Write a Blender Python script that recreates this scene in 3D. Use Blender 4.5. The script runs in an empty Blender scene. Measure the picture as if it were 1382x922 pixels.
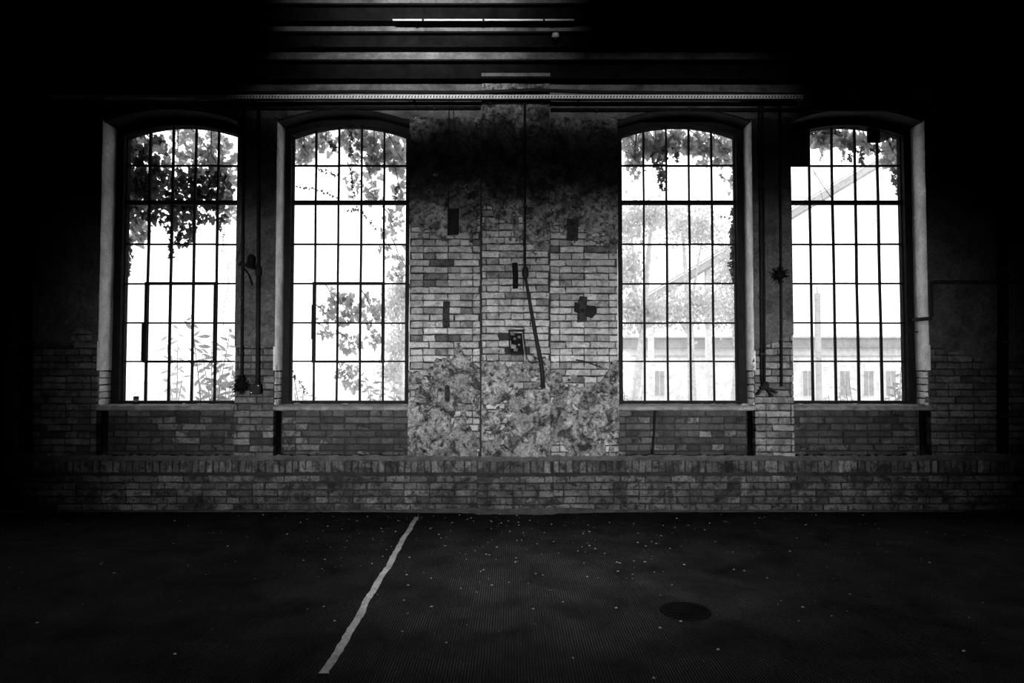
import bpy, math, random
import numpy as np
from mathutils import Vector, Matrix

random.seed(7)
RNG = np.random.default_rng(11)
S = bpy.context.scene
C = S.collection

# ------------------------------------------------------------------ camera
CAM = Vector((0.0, -8.0, 1.65)); PITCH = math.radians(2.2); FPX = 921.3
cam_d = bpy.data.cameras.new('camera'); cam_d.lens = 24.0; cam_d.sensor_width = 36.0
cam_d.clip_start = 0.05; cam_d.clip_end = 400
cam = bpy.data.objects.new('camera', cam_d); C.objects.link(cam)
cam.location = CAM; cam.rotation_euler = (math.pi / 2 + PITCH, 0, 0)
S.camera = cam

# ------------------------------------------------------------------ sky (even white overcast), lights, exposure
W = bpy.data.worlds.new('overcast'); S.world = W; W.use_nodes = True
bg = W.node_tree.nodes['Background']
bg.inputs['Color'].default_value = (1, 1, 1, 1); bg.inputs['Strength'].default_value = 2.3

def area(name, loc, target, sx, sy, power, spread):
    l = bpy.data.lights.new(name, 'AREA'); l.shape = 'RECTANGLE'; l.size = sx; l.size_y = sy
    l.energy = power; l.spread = math.radians(spread)
    o = bpy.data.objects.new(name, l); C.objects.link(o); o.location = loc
    o.rotation_euler = (Vector(target) - Vector(loc)).to_track_quat('-Z', 'Y').to_euler()
    return o
# area lamps added unseen behind the camera to shape brightness on the wall
area('wall_fill', (0.2, -13.95, 1.5), (0.2, 0, 1.45), 7.4, 1.2, 90, 21)
area('upper_fill', (-1.1, -13.95, 4.9), (-1.0, 0, 5.75), 1.6, 0.5, 22, 10)
area('tray_fill', (0.3, -13.95, 5.6), (0.1, 0, 4.8), 5.6, 0.25, 4, 5.5)
# lamp added unseen overhead to brighten the middle of the floor
area('floor_fill', (0.25, -3.0, 6.5), (0.25, -2.5, 0), 1.6, 0.8, 15, 36)

S.view_settings.view_transform = 'Standard'; S.view_settings.look = 'None'
S.view_settings.gamma = 1.0; S.view_settings.use_curve_mapping = False
S.view_settings.exposure = 0.0
try:
    S.cycles.use_denoising = True; S.cycles.max_bounces = 8; S.cycles.diffuse_bounces = 3
    S.cycles.transparent_max_bounces = 16; S.cycles.sample_clamp_indirect = 6
except Exception:
    pass

def P(px, py, Y=0.0):
    """photo position -> point on the vertical plane at depth Y (parallel to the wall)"""
    dx = (px - 691.0) / FPX; dy = (461.0 - py) / FPX
    d = Vector((dx, math.cos(PITCH) - dy * math.sin(PITCH), math.sin(PITCH) + dy * math.cos(PITCH)))
    return CAM + d * ((Y - CAM.y) / d.y)
def PF(px, py, Z=0.0):
    dx = (px - 691.0) / FPX; dy = (461.0 - py) / FPX
    d = Vector((dx, math.cos(PITCH) - dy * math.sin(PITCH), math.sin(PITCH) + dy * math.cos(PITCH)))
    return CAM + d * ((Z - CAM.z) / d.z)

# ------------------------------------------------------------------ materials (black and white place)
def nodes_of(name):
    m = bpy.data.materials.new(name); m.use_nodes = True
    nt = m.node_tree; b = nt.nodes['Principled BSDF']
    return m, nt, b
def noise(nt, scale, detail=6, rough=0.6, vec=None, dist=0.0):
    n = nt.nodes.new('ShaderNodeTexNoise'); n.inputs['Scale'].default_value = scale
    n.inputs['Detail'].default_value = detail; n.inputs['Roughness'].default_value = rough
    n.inputs['Distortion'].default_value = dist
    if vec is not None: nt.links.new(vec, n.inputs['Vector'])
    return n.outputs['Fac']
def ramp(nt, fac, stops):
    r = nt.nodes.new('ShaderNodeValToRGB'); e = r.color_ramp.elements
    while len(e) < len(stops): e.new(0.5)
    for k, (p, v) in enumerate(stops):
        e[k].position = p; e[k].color = (v, v, v, 1)
    nt.links.new(fac, r.inputs['Fac']); return r.outputs['Color']
def math_n(nt, op, a, b=None):
    n = nt.nodes.new('ShaderNodeMath'); n.operation = op
    for k, v in enumerate((a, b)):
        if v is None: continue
        if isinstance(v, (int, float)): n.inputs[k].default_value = v
        else: nt.links.new(v, n.inputs[k])
    return n.outputs[0]
def surf(name, base, blot=0.5, blot_scale=3.0, fine_scale=45.0, fine=0.35, rough=0.85, spec=0.25, bump=0.4, bump_d=0.006,
         rand=0.0, metal=0.0, stain=None, flakes=0.0):
    """mottled grey surface: large blotches x fine grain x per-object tone; optional soot band (z0,z1,depth)"""
    m, nt, b = nodes_of(name)
    pos = nt.nodes.new('ShaderNodeNewGeometry').outputs['Position']
    big = ramp(nt, noise(nt, blot_scale, 8, 0.65, pos, 0.4), [(0.32, 1 - blot), (0.66, 1 + blot * 0.55)])
    fin = ramp(nt, noise(nt, fine_scale, 6, 0.7, pos), [(0.3, 1 - fine), (0.7, 1 + fine * 0.7)])
    v = math_n(nt, 'MULTIPLY', math_n(nt, 'MULTIPLY', big, fin), base)
    if rand:
        oi = nt.nodes.new('ShaderNodeObjectInfo').outputs['Random']
        v = math_n(nt, 'MULTIPLY', v, math_n(nt, 'ADD', math_n(nt, 'MULTIPLY', oi, 2 * rand), 1 - rand))
    if flakes:
        f1 = ramp(nt, noise(nt, 6.5, 9, 0.72, pos, 0.8), [(0.50, 1.0), (0.56, 1 - flakes)])
        f2 = ramp(nt, noise(nt, 19, 7, 0.7, pos, 0.5), [(0.55, 1.0), (0.63, 1 - flakes * 1.2)])
        f3 = ramp(nt, noise(nt, 11, 8, 0.75, pos, 1.2), [(0.36, 1.35), (0.42, 1.0)])
        v = math_n(nt, 'MULTIPLY', v, math_n(nt, 'MULTIPLY', math_n(nt, 'MULTIPLY', f1, f2), f3))
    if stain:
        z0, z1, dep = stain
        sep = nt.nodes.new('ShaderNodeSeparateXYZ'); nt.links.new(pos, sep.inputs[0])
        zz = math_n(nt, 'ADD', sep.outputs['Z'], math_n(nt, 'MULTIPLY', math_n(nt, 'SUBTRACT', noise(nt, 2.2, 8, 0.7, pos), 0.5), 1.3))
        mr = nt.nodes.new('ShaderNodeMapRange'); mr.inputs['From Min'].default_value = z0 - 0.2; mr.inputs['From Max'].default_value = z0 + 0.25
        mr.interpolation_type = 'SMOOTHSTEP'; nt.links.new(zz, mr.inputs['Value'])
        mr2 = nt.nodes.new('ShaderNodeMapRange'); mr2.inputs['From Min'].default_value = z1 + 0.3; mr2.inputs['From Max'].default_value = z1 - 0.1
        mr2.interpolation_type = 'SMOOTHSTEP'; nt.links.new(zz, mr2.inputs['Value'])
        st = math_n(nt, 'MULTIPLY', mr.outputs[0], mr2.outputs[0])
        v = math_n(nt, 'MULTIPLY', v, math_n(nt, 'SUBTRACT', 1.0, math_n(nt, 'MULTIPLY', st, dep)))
    comb = nt.nodes.new('ShaderNodeCombineColor')
    for k in range(3): nt.links.new(v, comb.inputs[k])
    nt.links.new(comb.outputs[0], b.inputs['Base Color'])
    b.inputs['Roughness'].default_value = rough; b.inputs['Specular IOR Level'].default_value = spec; b.inputs['Metallic'].default_value = metal
    if bump:
        bn = nt.nodes.new('ShaderNodeBump'); bn.inputs['Strength'].default_value = bump; bn.inputs['Distance'].default_value = bump_d
        h = math_n(nt, 'ADD', noise(nt, fine_scale * 0.6, 8, 0.7, pos), math_n(nt, 'MULTIPLY', noise(nt, blot_scale * 4, 6, 0.6, pos), 0.8))
        nt.links.new(h, bn.inputs['Height']); nt.links.new(bn.outputs[0], b.inputs['Normal'])
    return m
M = {}
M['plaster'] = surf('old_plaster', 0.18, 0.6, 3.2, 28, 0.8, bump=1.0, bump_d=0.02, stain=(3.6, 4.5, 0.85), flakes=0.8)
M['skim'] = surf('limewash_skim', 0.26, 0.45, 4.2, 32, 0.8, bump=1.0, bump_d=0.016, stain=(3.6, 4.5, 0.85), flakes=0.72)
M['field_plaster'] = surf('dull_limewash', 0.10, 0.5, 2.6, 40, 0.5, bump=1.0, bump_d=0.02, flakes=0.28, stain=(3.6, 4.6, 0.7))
M['brick_worn'] = surf('worn_limewash_brick', 0.22, 0.45, 5, 60, 0.5, rand=0.25, bump=0.9, bump_d=0.01, flakes=0.4)
M['brick_grimy'] = surf('grimy_brick', 0.125, 0.5, 4, 60, 0.5, rand=0.35, bump=0.8, bump_d=0.01, flakes=0.4)
M['brick_white'] = surf('white_reveal_brick', 0.7, 0.3, 6, 50, 0.35, rand=0.15, bump=0.7)
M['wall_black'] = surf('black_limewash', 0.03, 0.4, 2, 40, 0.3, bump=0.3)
M['reveal'] = surf('reveal_plaster', 0.85, 0.3, 5, 40, 0.25, bump=0.4)
M['mortar'] = surf('dirty_mortar', 0.018, 0.5, 5, 60, 0.4, bump=0.6)
M['brick_painted'] = surf('limewashed_brick', 0.36, 0.35, 5, 60, 0.45, rand=0.22, bump=0.9, bump_d=0.01, flakes=0.32)
M['brick_bare'] = surf('bare_dark_brick', 0.05, 0.5, 6, 60, 0.5, rand=0.45, bump=0.8, bump_d=0.01)
M['brick_sooty'] = surf('sooty_brick', 0.11, 0.75, 2.2, 50, 0.6, rand=0.45, bump=0.9, bump_d=0.012, flakes=0.6)
M['wall_dark'] = surf('upper_wall_plaster', 0.12, 0.8, 2.5, 40, 0.4, bump=0.6)
M['iron'] = surf('black_iron', 0.014, 0.4, 12, 80, 0.3, rough=0.9, spec=0.06, bump=0.3, bump_d=0.002)
M['rust'] = surf('rusty_iron', 0.03, 0.6, 20, 120, 0.5, rough=0.95, spec=0.05, bump=0.6, bump_d=0.003)
M['galv'] = surf('galvanised_steel', 0.8, 0.2, 10, 80, 0.15, rough=0.5, metal=0.0, bump=0.1, bump_d=0.001)
M['rubber'] = surf('black_rubber', 0.012, 0.3, 10, 80, 0.3, rough=0.7, spec=0.15, bump=0.1, bump_d=0.001)
M['girder'] = surf('black_girder_paint', 0.008, 0.5, 5, 60, 0.4, rough=0.95, spec=0.03, bump=0.4)
M['sill'] = surf('cement_sill', 0.20, 0.5, 8, 60, 0.4, bump=0.6)
M['groove'] = surf('groove_shade', 0.006, 0.4, 3, 60, 0.3, bump=0)  # near-black tone paints the shade inside the tile grooves
M['tile'] = surf('ribbed_clinker', 0.042, 0.85, 2.0, 60, 0.9, rough=0.95, spec=0.04, rand=0.12, bump=0.5, bump_d=0.003)
M['tile_mass'] = surf('ribbed_clinker_mass', 0.042, 0.85, 2.0, 60, 0.9, rough=0.95, spec=0.04, bump=0.5, bump_d=0.003)
M['joint'] = surf('floor_joint', 0.03, 0.4, 3, 60, 0.3, bump=0.3)
M['line'] = surf('worn_white_paint', 0.6, 0.4, 5, 60, 0.5, bump=0.4, bump_d=0.003)
M['dust'] = surf('mortar_dust', 0.12, 0.5, 6, 90, 0.5, bump=0.6)
M['rubble'] = surf('pale_rubble', 0.18, 0.5, 20, 90, 0.4, rand=0.4)
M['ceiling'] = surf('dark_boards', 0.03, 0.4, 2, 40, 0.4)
M['timber'] = surf('black_board', 0.02, 0.4, 6, 60, 0.3, bump=0.3)
M['pale_wall'] = surf('pale_render', 0.78, 0.12, 1.0, 20, 0.1, bump=0)
M['roof_far'] = surf('grey_roof', 0.36, 0.2, 1.0, 20, 0.2, bump=0)
M['pane_far'] = surf('far_window', 0.42, 0.2, 1.0, 20, 0.2, bump=0)
M['steel_far'] = surf('pale_steel', 0.52, 0.15, 1.0, 20, 0.15, bump=0)
M['yard'] = surf('pale_yard', 0.6, 0.3, 0.5, 10, 0.2, bump=0)
M['bark'] = surf('bark', 0.16, 0.4, 8, 60, 0.3)
M['bark_pale'] = surf('bark_pale', 0.6, 0.3, 8, 60, 0.3)
def leaf_mat(name, dif, tra, rand=0.35):
    m = bpy.data.materials.new(name); m.use_nodes = True; nt = m.node_tree; nt.nodes.clear()
    out = nt.nodes.new('ShaderNodeOutputMaterial'); d = nt.nodes.new('ShaderNodeBsdfDiffuse'); t = nt.nodes.new('ShaderNodeBsdfTranslucent')
    pos = nt.nodes.new('ShaderNodeNewGeometry').outputs['Position']
    for nd, c in ((d, dif), (t, tra)):
        col = ramp(nt, noise(nt, 9, 4, 0.6, pos), [(0.3, c * (1 - rand)), (0.7, c * (1 + rand))]); nt.links.new(col, nd.inputs['Color'])
    mx = nt.nodes.new('ShaderNodeMixShader'); mx.inputs[0].default_value = 0.5
    nt.links.new(d.outputs[0], mx.inputs[1]); nt.links.new(t.outputs[0], mx.inputs[2]); nt.links.new(mx.outputs[0], out.inputs[0])
    return m
M['ivy'] = leaf_mat('ivy_leaf', 0.12, 0.66)
M['ivy_dark'] = leaf_mat('ivy_leaf_shaded', 0.03, 0.12)  # darker copy of the ivy leaf, shade of overlapping layers in its colour
M['leaf_pale'] = leaf_mat('pale_leaf', 0.55, 0.7, 0.25)  # glare and haze over the yard are put into this leaf colour
M['leaf_mid'] = leaf_mat('mid_leaf', 0.30, 0.5, 0.3)
def glass_mat():
    m = bpy.data.materials.new('dusty_glass'); m.use_nodes = True; nt = m.node_tree; nt.nodes.clear()
    out = nt.nodes.new('ShaderNodeOutputMaterial'); t = nt.nodes.new('ShaderNodeBsdfTransparent'); g = nt.nodes.new('ShaderNodeBsdfGlossy')
    d = nt.nodes.new('ShaderNodeBsdfDiffuse'); d.inputs['Color'].default_value = (0.3, 0.3, 0.3, 1)
    t.inputs['Color'].default_value = (0.98, 0.98, 0.98, 1); g.inputs['Roughness'].default_value = 0.05
    mx = nt.nodes.new('ShaderNodeMixShader'); mx.inputs[0].default_value = 0.04
    nt.links.new(t.outputs[0], mx.inputs[1]); nt.links.new(g.outputs[0], mx.inputs[2])
    pos = nt.nodes.new('ShaderNodeNewGeometry').outputs['Position']
    f = ramp(nt, noise(nt, 14, 8, 0.75, pos), [(0.5, 0.0), (0.85, 0.35)])
    mx2 = nt.nodes.new('ShaderNodeMixShader'); nt.links.new(f, mx2.inputs[0])
    nt.links.new(mx.outputs[0], mx2.inputs[1]); nt.links.new(d.outputs[0], mx2.inputs[2]); nt.links.new(mx2.outputs[0], out.inputs[0])
    return m
M['glass'] = glass_mat()

# ------------------------------------------------------------------ mesh helpers
class MB:
    def __init__(s): s.v = []; s.f = []
    def add(s, vs, fs):
        o = len(s.v); s.v += [tuple(v) for v in vs]; s.f += [tuple(i + o for i in f) for f in fs]; return s
    def box(s, x0, x1, y0, y1, z0, z1):
        return s.add([(x0,y0,z0),(x1,y0,z0),(x1,y1,z0),(x0,y1,z0),(x0,y0,z1),(x1,y0,z1),(x1,y1,z1),(x0,y1,z1)],
                     [(0,3,2,1),(4,5,6,7),(0,1,5,4),(1,2,6,5),(2,3,7,6),(3,0,4,7)])
    def prism(s, poly, y0, y1):
        """polygon in (x,z), counter-clockwise seen from the room, thickened y0..y1"""
        n = len(poly)
        vs = [(x, y0, z) for x, z in poly] + [(x, y1, z) for x, z in poly]
        fs = [tuple(range(n)), tuple(range(2*n - 1, n - 1, -1))]
        fs += [(i, i + n, (i + 1) % n + n, (i + 1) % n) for i in range(n)]
        return s.add(vs, fs)
    def ring(s, a, b, y0, y1):
        """band between two outlines of equal length (x,z), thickened y0..y1"""
        n = len(a); vs = [(x,y0,z) for x,z in a] + [(x,y0,z) for x,z in b] + [(x,y1,z) for x,z in a] + [(x,y1,z) for x,z in b]
        fs = []
        for i in range(n):
            j = (i + 1) % n
            fs += [(i, j, n+j, n+i), (2*n+i, 3*n+i, 3*n+j, 2*n+j), (i, 2*n+i, 2*n+j, j), (n+i, n+j, 3*n+j, 3*n+i)]
        return s.add(vs, fs)
    def tube(s, pts, r, n=8, cap=True):
        pts = [Vector(p) for p in pts]; rs = r if isinstance(r, (list, tuple)) else [r] * len(pts)
        vs = []; prev = None
        for i, p in enumerate(pts):
            t = (pts[min(i+1, len(pts)-1)] - pts[max(i-1, 0)]).normalized()
            a = prev if prev is not None else (Vector((0,1,0)) if abs(t.y) < 0.9 else Vector((1,0,0)))
            u = (a - t * a.dot(t)).normalized(); w = t.cross(u); prev = u
            for k in range(n):
                an = 2 * math.pi * k / n; vs.append(p + u * (rs[i] * math.cos(an)) + w * (rs[i] * math.sin(an)))
        fs = []
        for i in range(len(pts) - 1):
            for k in range(n):
                k2 = (k + 1) % n; fs.append((i*n+k, i*n+k2, (i+1)*n+k2, (i+1)*n+k))
        if cap: fs += [tuple(range(n-1, -1, -1)), tuple(range((len(pts)-1)*n, len(pts)*n))]
        return s.add(vs, fs)
    def lathe(s, c, prof, n=16):
        """profile [(radius, z)] turned about the vertical through c"""
        vs = []; fs = []
        for r, z in prof:
            for k in range(n):
                a = 2*math.pi*k/n; vs.append((c[0]+r*math.cos(a), c[1]+r*math.sin(a), c[2]+z))
        for i in range(len(prof)-1):
            for k in range(n):
                k2 = (k+1) % n; fs.append((i*n+k, i*n+k2, (i+1)*n+k2, (i+1)*n+k))
        fs += [tuple(range(n-1,-1,-1)), tuple(range((len(prof)-1)*n, len(prof)*n))]
        return s.add(vs, fs)
    def mesh(s, name, mat, smooth=False):
        me = bpy.data.meshes.new(name); me.from_pydata(s.v, [], s.f); me.update()
        if mat: me.materials.append(M[mat])
        if smooth: me.polygons.foreach_set('use_smooth', [True] * len(me.polygons))
        return me
    def build(s, name, mat, parent=None, smooth=False):
        return link(name, s.mesh(name, mat, smooth), parent)
def link(name, me, parent=None, loc=None, rz=0.0):
    o = bpy.data.objects.new(name, me); C.objects.link(o)
    if parent is not None: o.parent = parent
    if loc is not None: o.location = loc
    if rz: o.rotation_euler = (0, 0, rz)
    return o
def tag(o, label, cat, group=None, kind=None):
    o['label'] = label; o['category'] = cat
    if group: o['group'] = group
    if kind: o['kind'] = kind
    return o
def empty(name, label, cat, group=None, kind=None):
    o = bpy.data.objects.new(name, None); C.objects.link(o); o.empty_display_size = 0.05
    return tag(o, label, cat, group, kind)

# value noise in numpy for plaster edges
def vnoise(x, z, seed=0):
    xi = np.floor(x).astype(np.int64); zi = np.floor(z).astype(np.int64); fx = x - xi; fz = z - zi
    def h(a, b):
        n = (a * 374761393 + b * 668265263 + seed * 1442695041) & 0xffffffff
        n = ((n ^ (n >> 13)) * 1274126177) & 0xffffffff
        return ((n ^ (n >> 16)) & 0xffff) / 65535.0
    sx = fx * fx * (3 - 2 * fx); sz = fz * fz * (3 - 2 * fz)
    return (h(xi, zi) * (1 - sx) + h(xi + 1, zi) * sx) * (1 - sz) + (h(xi, zi + 1) * (1 - sx) + h(xi + 1, zi + 1) * sx) * sz
def fbm(x, z, f, octv=5, seed=0):
    s = 0; a = 0.5; t = 0
    for k in range(octv):
        s = s + a * vnoise(x * f, z * f, seed + k * 17); t += a; a *= 0.58; f *= 2.05
    return s / t - 0.5

# ------------------------------------------------------------------ the wall with four arched openings
OPEN = [(-4.85, -3.25), (-2.784, -1.213), (1.25, 2.84), (3.30, 4.889)]
TOP = 6.6; SILL = 1.205; THICK = 0.55
ZS = P(372, 164, 0).z; ZA = P(462, 147, 0).z                  # arch springing and crown at the wall face
def arc(x0, x1, zs, za, n=16):
    w = (x1 - x0) / 2; r = za - zs; R = (w*w + r*r) / (2*r); cx = (x0 + x1) / 2
    return [(cx + w * t, zs + math.sqrt(R*R - (w*t)**2) - (R - r)) for t in np.linspace(-1, 1, n)]
def arch_z(x, x0, x1, zs, za):
    w = (x1 - x0) / 2; r = za - zs; R = (w*w + r*r) / (2*r); d = min(abs(x - (x0+x1)/2), w)
    return zs + math.sqrt(R*R - d*d) - (R - r)
FX0, FX1 = -8.0, 8.0
mass = MB(); edges = [FX0] + [e for o in OPEN for e in o] + [FX1]
MF = 0.014
for k in range(0, len(edges), 2):
    a = edges[k] - (0.01 if k else 0); b = edges[k+1] + (0.01 if k < 8 else 0)
    if k: a = edges[k] + 0.01
    b = edges[k+1] - (0.01 if k < 8 else 0)
    mass.box(a, b, MF, THICK, 0, TOP)
for (a, b) in OPEN:
    ar = arc(a - 0.001, b + 0.001, ZS, ZA, 20)
    mass.prism([(a - 0.02, TOP), (a - 0.02, ZS)] + ar + [(b + 0.02, ZS), (b + 0.02, TOP)], MF, THICK)
    mass.box(a - 0.02, b + 0.02, 0.30, THICK, 0, SILL - 0.03)
wall_front = tag(mass.build('wall_front', 'mortar'), 'sooty brick wall with four tall arched factory windows', 'wall', None, 'structure')

def sheet(name, parent, x0, x1, z0, z1, Y, maskf, res, mat='plaster', thick=0.011, clip=None, arcs=False):
    """a coat of plaster of real thickness, broken off where maskf < 0"""
    nx = max(2, int((x1 - x0) / res) + 1); nz = max(2, int((z1 - z0) / res) + 1)
    xs = np.linspace(x0, x1, nx); zs = np.linspace(z0, z1, nz); X, Z = np.meshgrid(xs, zs)
    m = maskf(X, Z)
    t = np.clip(m / 0.035, -1.6, 1.0)
    h = np.where(t > 0, t * thick, t * 0.02) + 0.004 * fbm(X, Z, 3.0, 5, 5) * (t > 0) * 2
    Yv = Y - h
    if arcs:
        for (a, b) in OPEN:
            inside = (X > a) & (X < b)
            w = (b-a)/2; r = ZA-ZS; R = (w*w+r*r)/(2*r); d = np.abs(X-(a+b)/2)
            za = ZS + np.sqrt(np.maximum(R*R - d*d, 0)) - (R-r)
            Z = np.where(inside & (Z < za) & (Z > za - 3*res), za, Z)
            m = np.where(inside & (Z < za - 1e-6), -9, m)
    vid = np.arange(nx * nz).reshape(nz, nx)
    keep = np.maximum(np.maximum(m[:-1,:-1], m[1:,:-1]), np.maximum(m[:-1,1:], m[1:,1:])) > -0.02
    if arcs:
        keep &= np.minimum(np.minimum(m[:-1,:-1], m[1:,:-1]), np.minimum(m[:-1,1:], m[1:,1:])) > -5
    q = np.stack([vid[:-1,:-1], vid[:-1,1:], vid[1:,1:], vid[1:,:-1]], -1)[keep]
    V = np.stack([X.ravel(), Yv.ravel(), Z.ravel()], -1)
    used = np.unique(q); remap = -np.ones(len(V), int); remap[used] = np.arange(len(used))
    me = bpy.data.meshes.new(name); me.from_pydata(V[used].tolist(), [], remap[q].tolist()); me.update()
    me.materials.append(M[mat]); me.polygons.foreach_set('use_smooth', [True] * len(me.polygons))
    return link(name, me, parent)

# plaster coverage (positive: plaster still on)
def sstep(v, a, b):
    t = np.clip((v - a) / (b - a), 0, 1); return t * t * (3 - 2 * t)
def m_center(X, Z):
    Z = Z + 0.75 * fbm(X, Z, 1.6, 3, 88)
    bias = -0.44 + 0.74 * sstep(Z, 2.75, 3.55) + 0.60 * sstep(-Z, -1.95, -1.45)
    bias = bias - 0.10 * np.exp(-((Z - 3.45) / 0.3) ** 2)
    bias = bias + 0.10 * sstep(X, 0.4, 0.8) * sstep(Z, 2.6, 3.2)
    return bias + 1.0 * fbm(X, Z, 2.4, 6, 3) + 0.65 * fbm(X, Z, 11, 4, 44)
def m_pier_l(X, Z):
    return -0.4 + 0.85 * sstep(Z, 1.65, 2.1) + 0.7 * fbm(X, Z, 4, 5, 9)
def m_pier_r(X, Z):
    return -0.4 + 0.85 * sstep(Z - 0.45 * (X - 3.07), 1.75, 2.15) + 0.6 * fbm(X, Z, 4, 5, 14)
def m_outer(X, Z):
    return -0.36 + 0.62 * sstep(Z, 1.3, 2.4) + 0.9 * fbm(X * 0.7, Z, 2.2, 6, 21)
def m_full(X, Z):
    return 0.25 + 0.7 * fbm(X, Z, 2.5, 5, 31)

# ------------------------------------------------------------------ bricks
CR, ST, HD, BH = 0.0807, 0.291, 0.1455, 0.067
BRICK = {}
def brick_mesh(kind, mat, var):
    key = (kind, mat, var)
    if key in BRICK: return BRICK[key]
    rr = random.Random(hash((kind, var)) & 0xffff if False else {'stretcher': 1, 'header': 2, 'soldier': 3, 'half': 4}[kind] * 100 + var)
    L, H = {'stretcher': (ST - 0.011, BH), 'header': (HD - 0.011, BH), 'soldier': (0.066, 0.136), 'half': (0.085, BH)}[kind]
    j = lambda a: rr.uniform(-a, a)
    o = [(-L/2, -H/2), (0, -H/2), (L/2, -H/2), (L/2, H/2), (0, H/2), (-L/2, H/2)]
    o = [(x + j(0.007), z + j(0.005)) for x, z in o]
    i_ = [(x * (1 - 0.016 / L) , z * (1 - 0.014 / H)) for x, z in o]
    vs = [(x, 0.10, z) for x, z in o] + [(x, 0.007, z) for x, z in o] + [(x + j(0.002), j(0.002), z + j(0.002)) for x, z in i_]
    fs = []
    for a in (0, 6):
        for k in range(6): fs.append((a + k, a + (k+1) % 6, a + 6 + (k+1) % 6, a + 6 + k))
    fs += [(12, 13, 16, 17), (13, 14, 15, 16)]
    me = bpy.data.meshes.new('brick'); me.from_pydata(vs, [], fs); me.update(); me.materials.append(M[mat])
    BRICK[key] = me; return me
def lay(parent, x0, x1, z0, z1, Y, matf, mask=None, shift=0.0, row0=0, skip=(), cut=None, limit=300, depth_jit=0.004, rough=False):
    out = []; r = 0; z = z0 + CR / 2
    while z + BH / 2 < z1 + 0.012:
        row = r + row0; head = row % 2 == 1; p = HD if head else ST
        x = x0 - (shift + (p * 0.5 if head else 0.0) + ((row // 2) % 2) * ST * 0.25 * (not head)) % p
        while x < x1 - 0.02:
            a = max(x, x0); b = min(x + p, x1)
            if b - a > 0.035:
                cx = (a + b) / 2; L = b - a
                ok = True
                for (sx0, sx1, sz0, sz1) in skip:
                    if sx0 < cx < sx1 and sz0 < z < sz1: ok = False
                if ok and cut and not cut(cx, z): ok = False
                if ok and mask is not None:
                    gx = np.linspace(a, b, 7)[None, :].repeat(4, 0); gz = np.linspace(z - BH/2, z + BH/2, 4)[:, None].repeat(7, 1)
                    if np.all(mask(gx, gz) > 0.012): ok = False
                if ok: out.append((cx, z, L, p, head))
            x += p
        z += CR; r += 1
    out.sort(key=lambda t: abs(t[0]) * 0.5 + abs(t[1] - 1.9) * 0.5)
    mass = MB(); objs = []
    for n, (cx, z, L, p, head) in enumerate(out):
        kind = 'header' if (head or L < 0.2) else 'stretcher'; full = HD if kind == 'header' else ST
        mt = matf(cx, z); me = brick_mesh(kind, mt, random.randrange(6))
        sx = (L - 0.011) / (full - 0.011)
        loc = (cx, Y + random.uniform(-depth_jit, depth_jit), z + random.uniform(-0.002, 0.002))
        if n < limit:
            o = link('brick', me, parent, loc); o.scale = (sx, 1, 1); o.rotation_euler = (random.uniform(-0.02, 0.02), random.uniform(-0.012, 0.012), random.uniform(-0.02, 0.02))
        else:
            mass.add([(v.co.x * sx + loc[0], v.co.y + loc[1], v.co.z + loc[2]) for v in me.vertices], [tuple(q.vertices) for q in me.polygons])
    if mass.v:
        o = mass.build('brick_courses', 'brick_bare', parent); o['kind'] = 'stuff'
    return len(out)

PX0, PX1 = -0.353, 0.442; PY = -0.06            # central pilaster
PLZ = 0.585
def paint_mix(p, hi='brick_painted', lo='brick_bare'):
    return lambda x, z: hi if random.random() < p else lo
# bricks left out where the black plate of the broken hole sits
z_hole = P(697, 462, PY)
skip_pil = [(z_hole.x - 0.09, z_hole.x + 0.09, z_hole.z - 0.14, z_hole.z + 0.14)]
cl = empty('center_wall', 'broad brick pier with flaking plaster between the two inner windows', 'wall', None, 'structure')
def mc_mat(x, z):
    q = random.random()
    if q < (0.86 if z > 1.75 else 0.65): return 'brick_painted'
    return 'brick_worn' if q < 0.955 else 'brick_grimy'
cnt = lay(cl, OPEN[1][1], PX0 - 0.02, PLZ, 4.1, 0.0, mc_mat, m_center, 0.05, 0, limit=150)  # bricks stop short so bare dark mortar mimics the pilaster's edge shadow
cnt += lay(cl, PX1 + 0.008, OPEN[2][0], PLZ, 4.1, 0.0, mc_mat, m_center, 0.11, 0, limit=150)
sheet('plaster_coat', cl, OPEN[1][1], PX0 - 0.02, PLZ, 4.62, 0.0, m_center, 0.012)
sheet('plaster_coat', cl, PX1, OPEN[2][0], PLZ, 4.62, 0.0, m_center, 0.012)
m_skim = lambda X, Z: np.minimum(m_center(X, Z) - 0.06, -0.02 + 1.1 * fbm(X, Z, 4.0, 6, 61) + 0.3 * fbm(X, Z, 15, 3, 71))
for xa_, xb_, yy_ in ((OPEN[1][1], PX0 - 0.02, 0.0), (PX1, OPEN[2][0], 0.0)):
    sheet('skim_coat', cl, xa_, xb_, PLZ, 4.62, yy_ - 0.010, m_skim, 0.012, 'skim', 0.005)
pil = MB(); pil.box(PX0 + 0.006, PX1 - 0.006, PY + 0.014, MF + 0.01, PLZ, P(691, 114, PY).z)
pilo = tag(pil.build('pilaster_wall', 'mortar'), 'shallow brick pilaster in the middle of the wall carrying a dangling cable', 'pilaster', None, 'structure')
m_pil = lambda X, Z: m_center(X + 3.0, Z) + 0.25 * sstep(Z, 4.0, 4.3) + 0.14 * sstep(-Z, -1.8, -1.3)
cnt += lay(pilo, PX0, PX1, PLZ + 0.012, 4.1, PY, mc_mat, m_pil, 0.02, 1, skip_pil)
sheet('plaster_coat', pilo, PX0, PX1, PLZ, P(691, 114, PY).z, PY, m_pil, 0.012)
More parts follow.
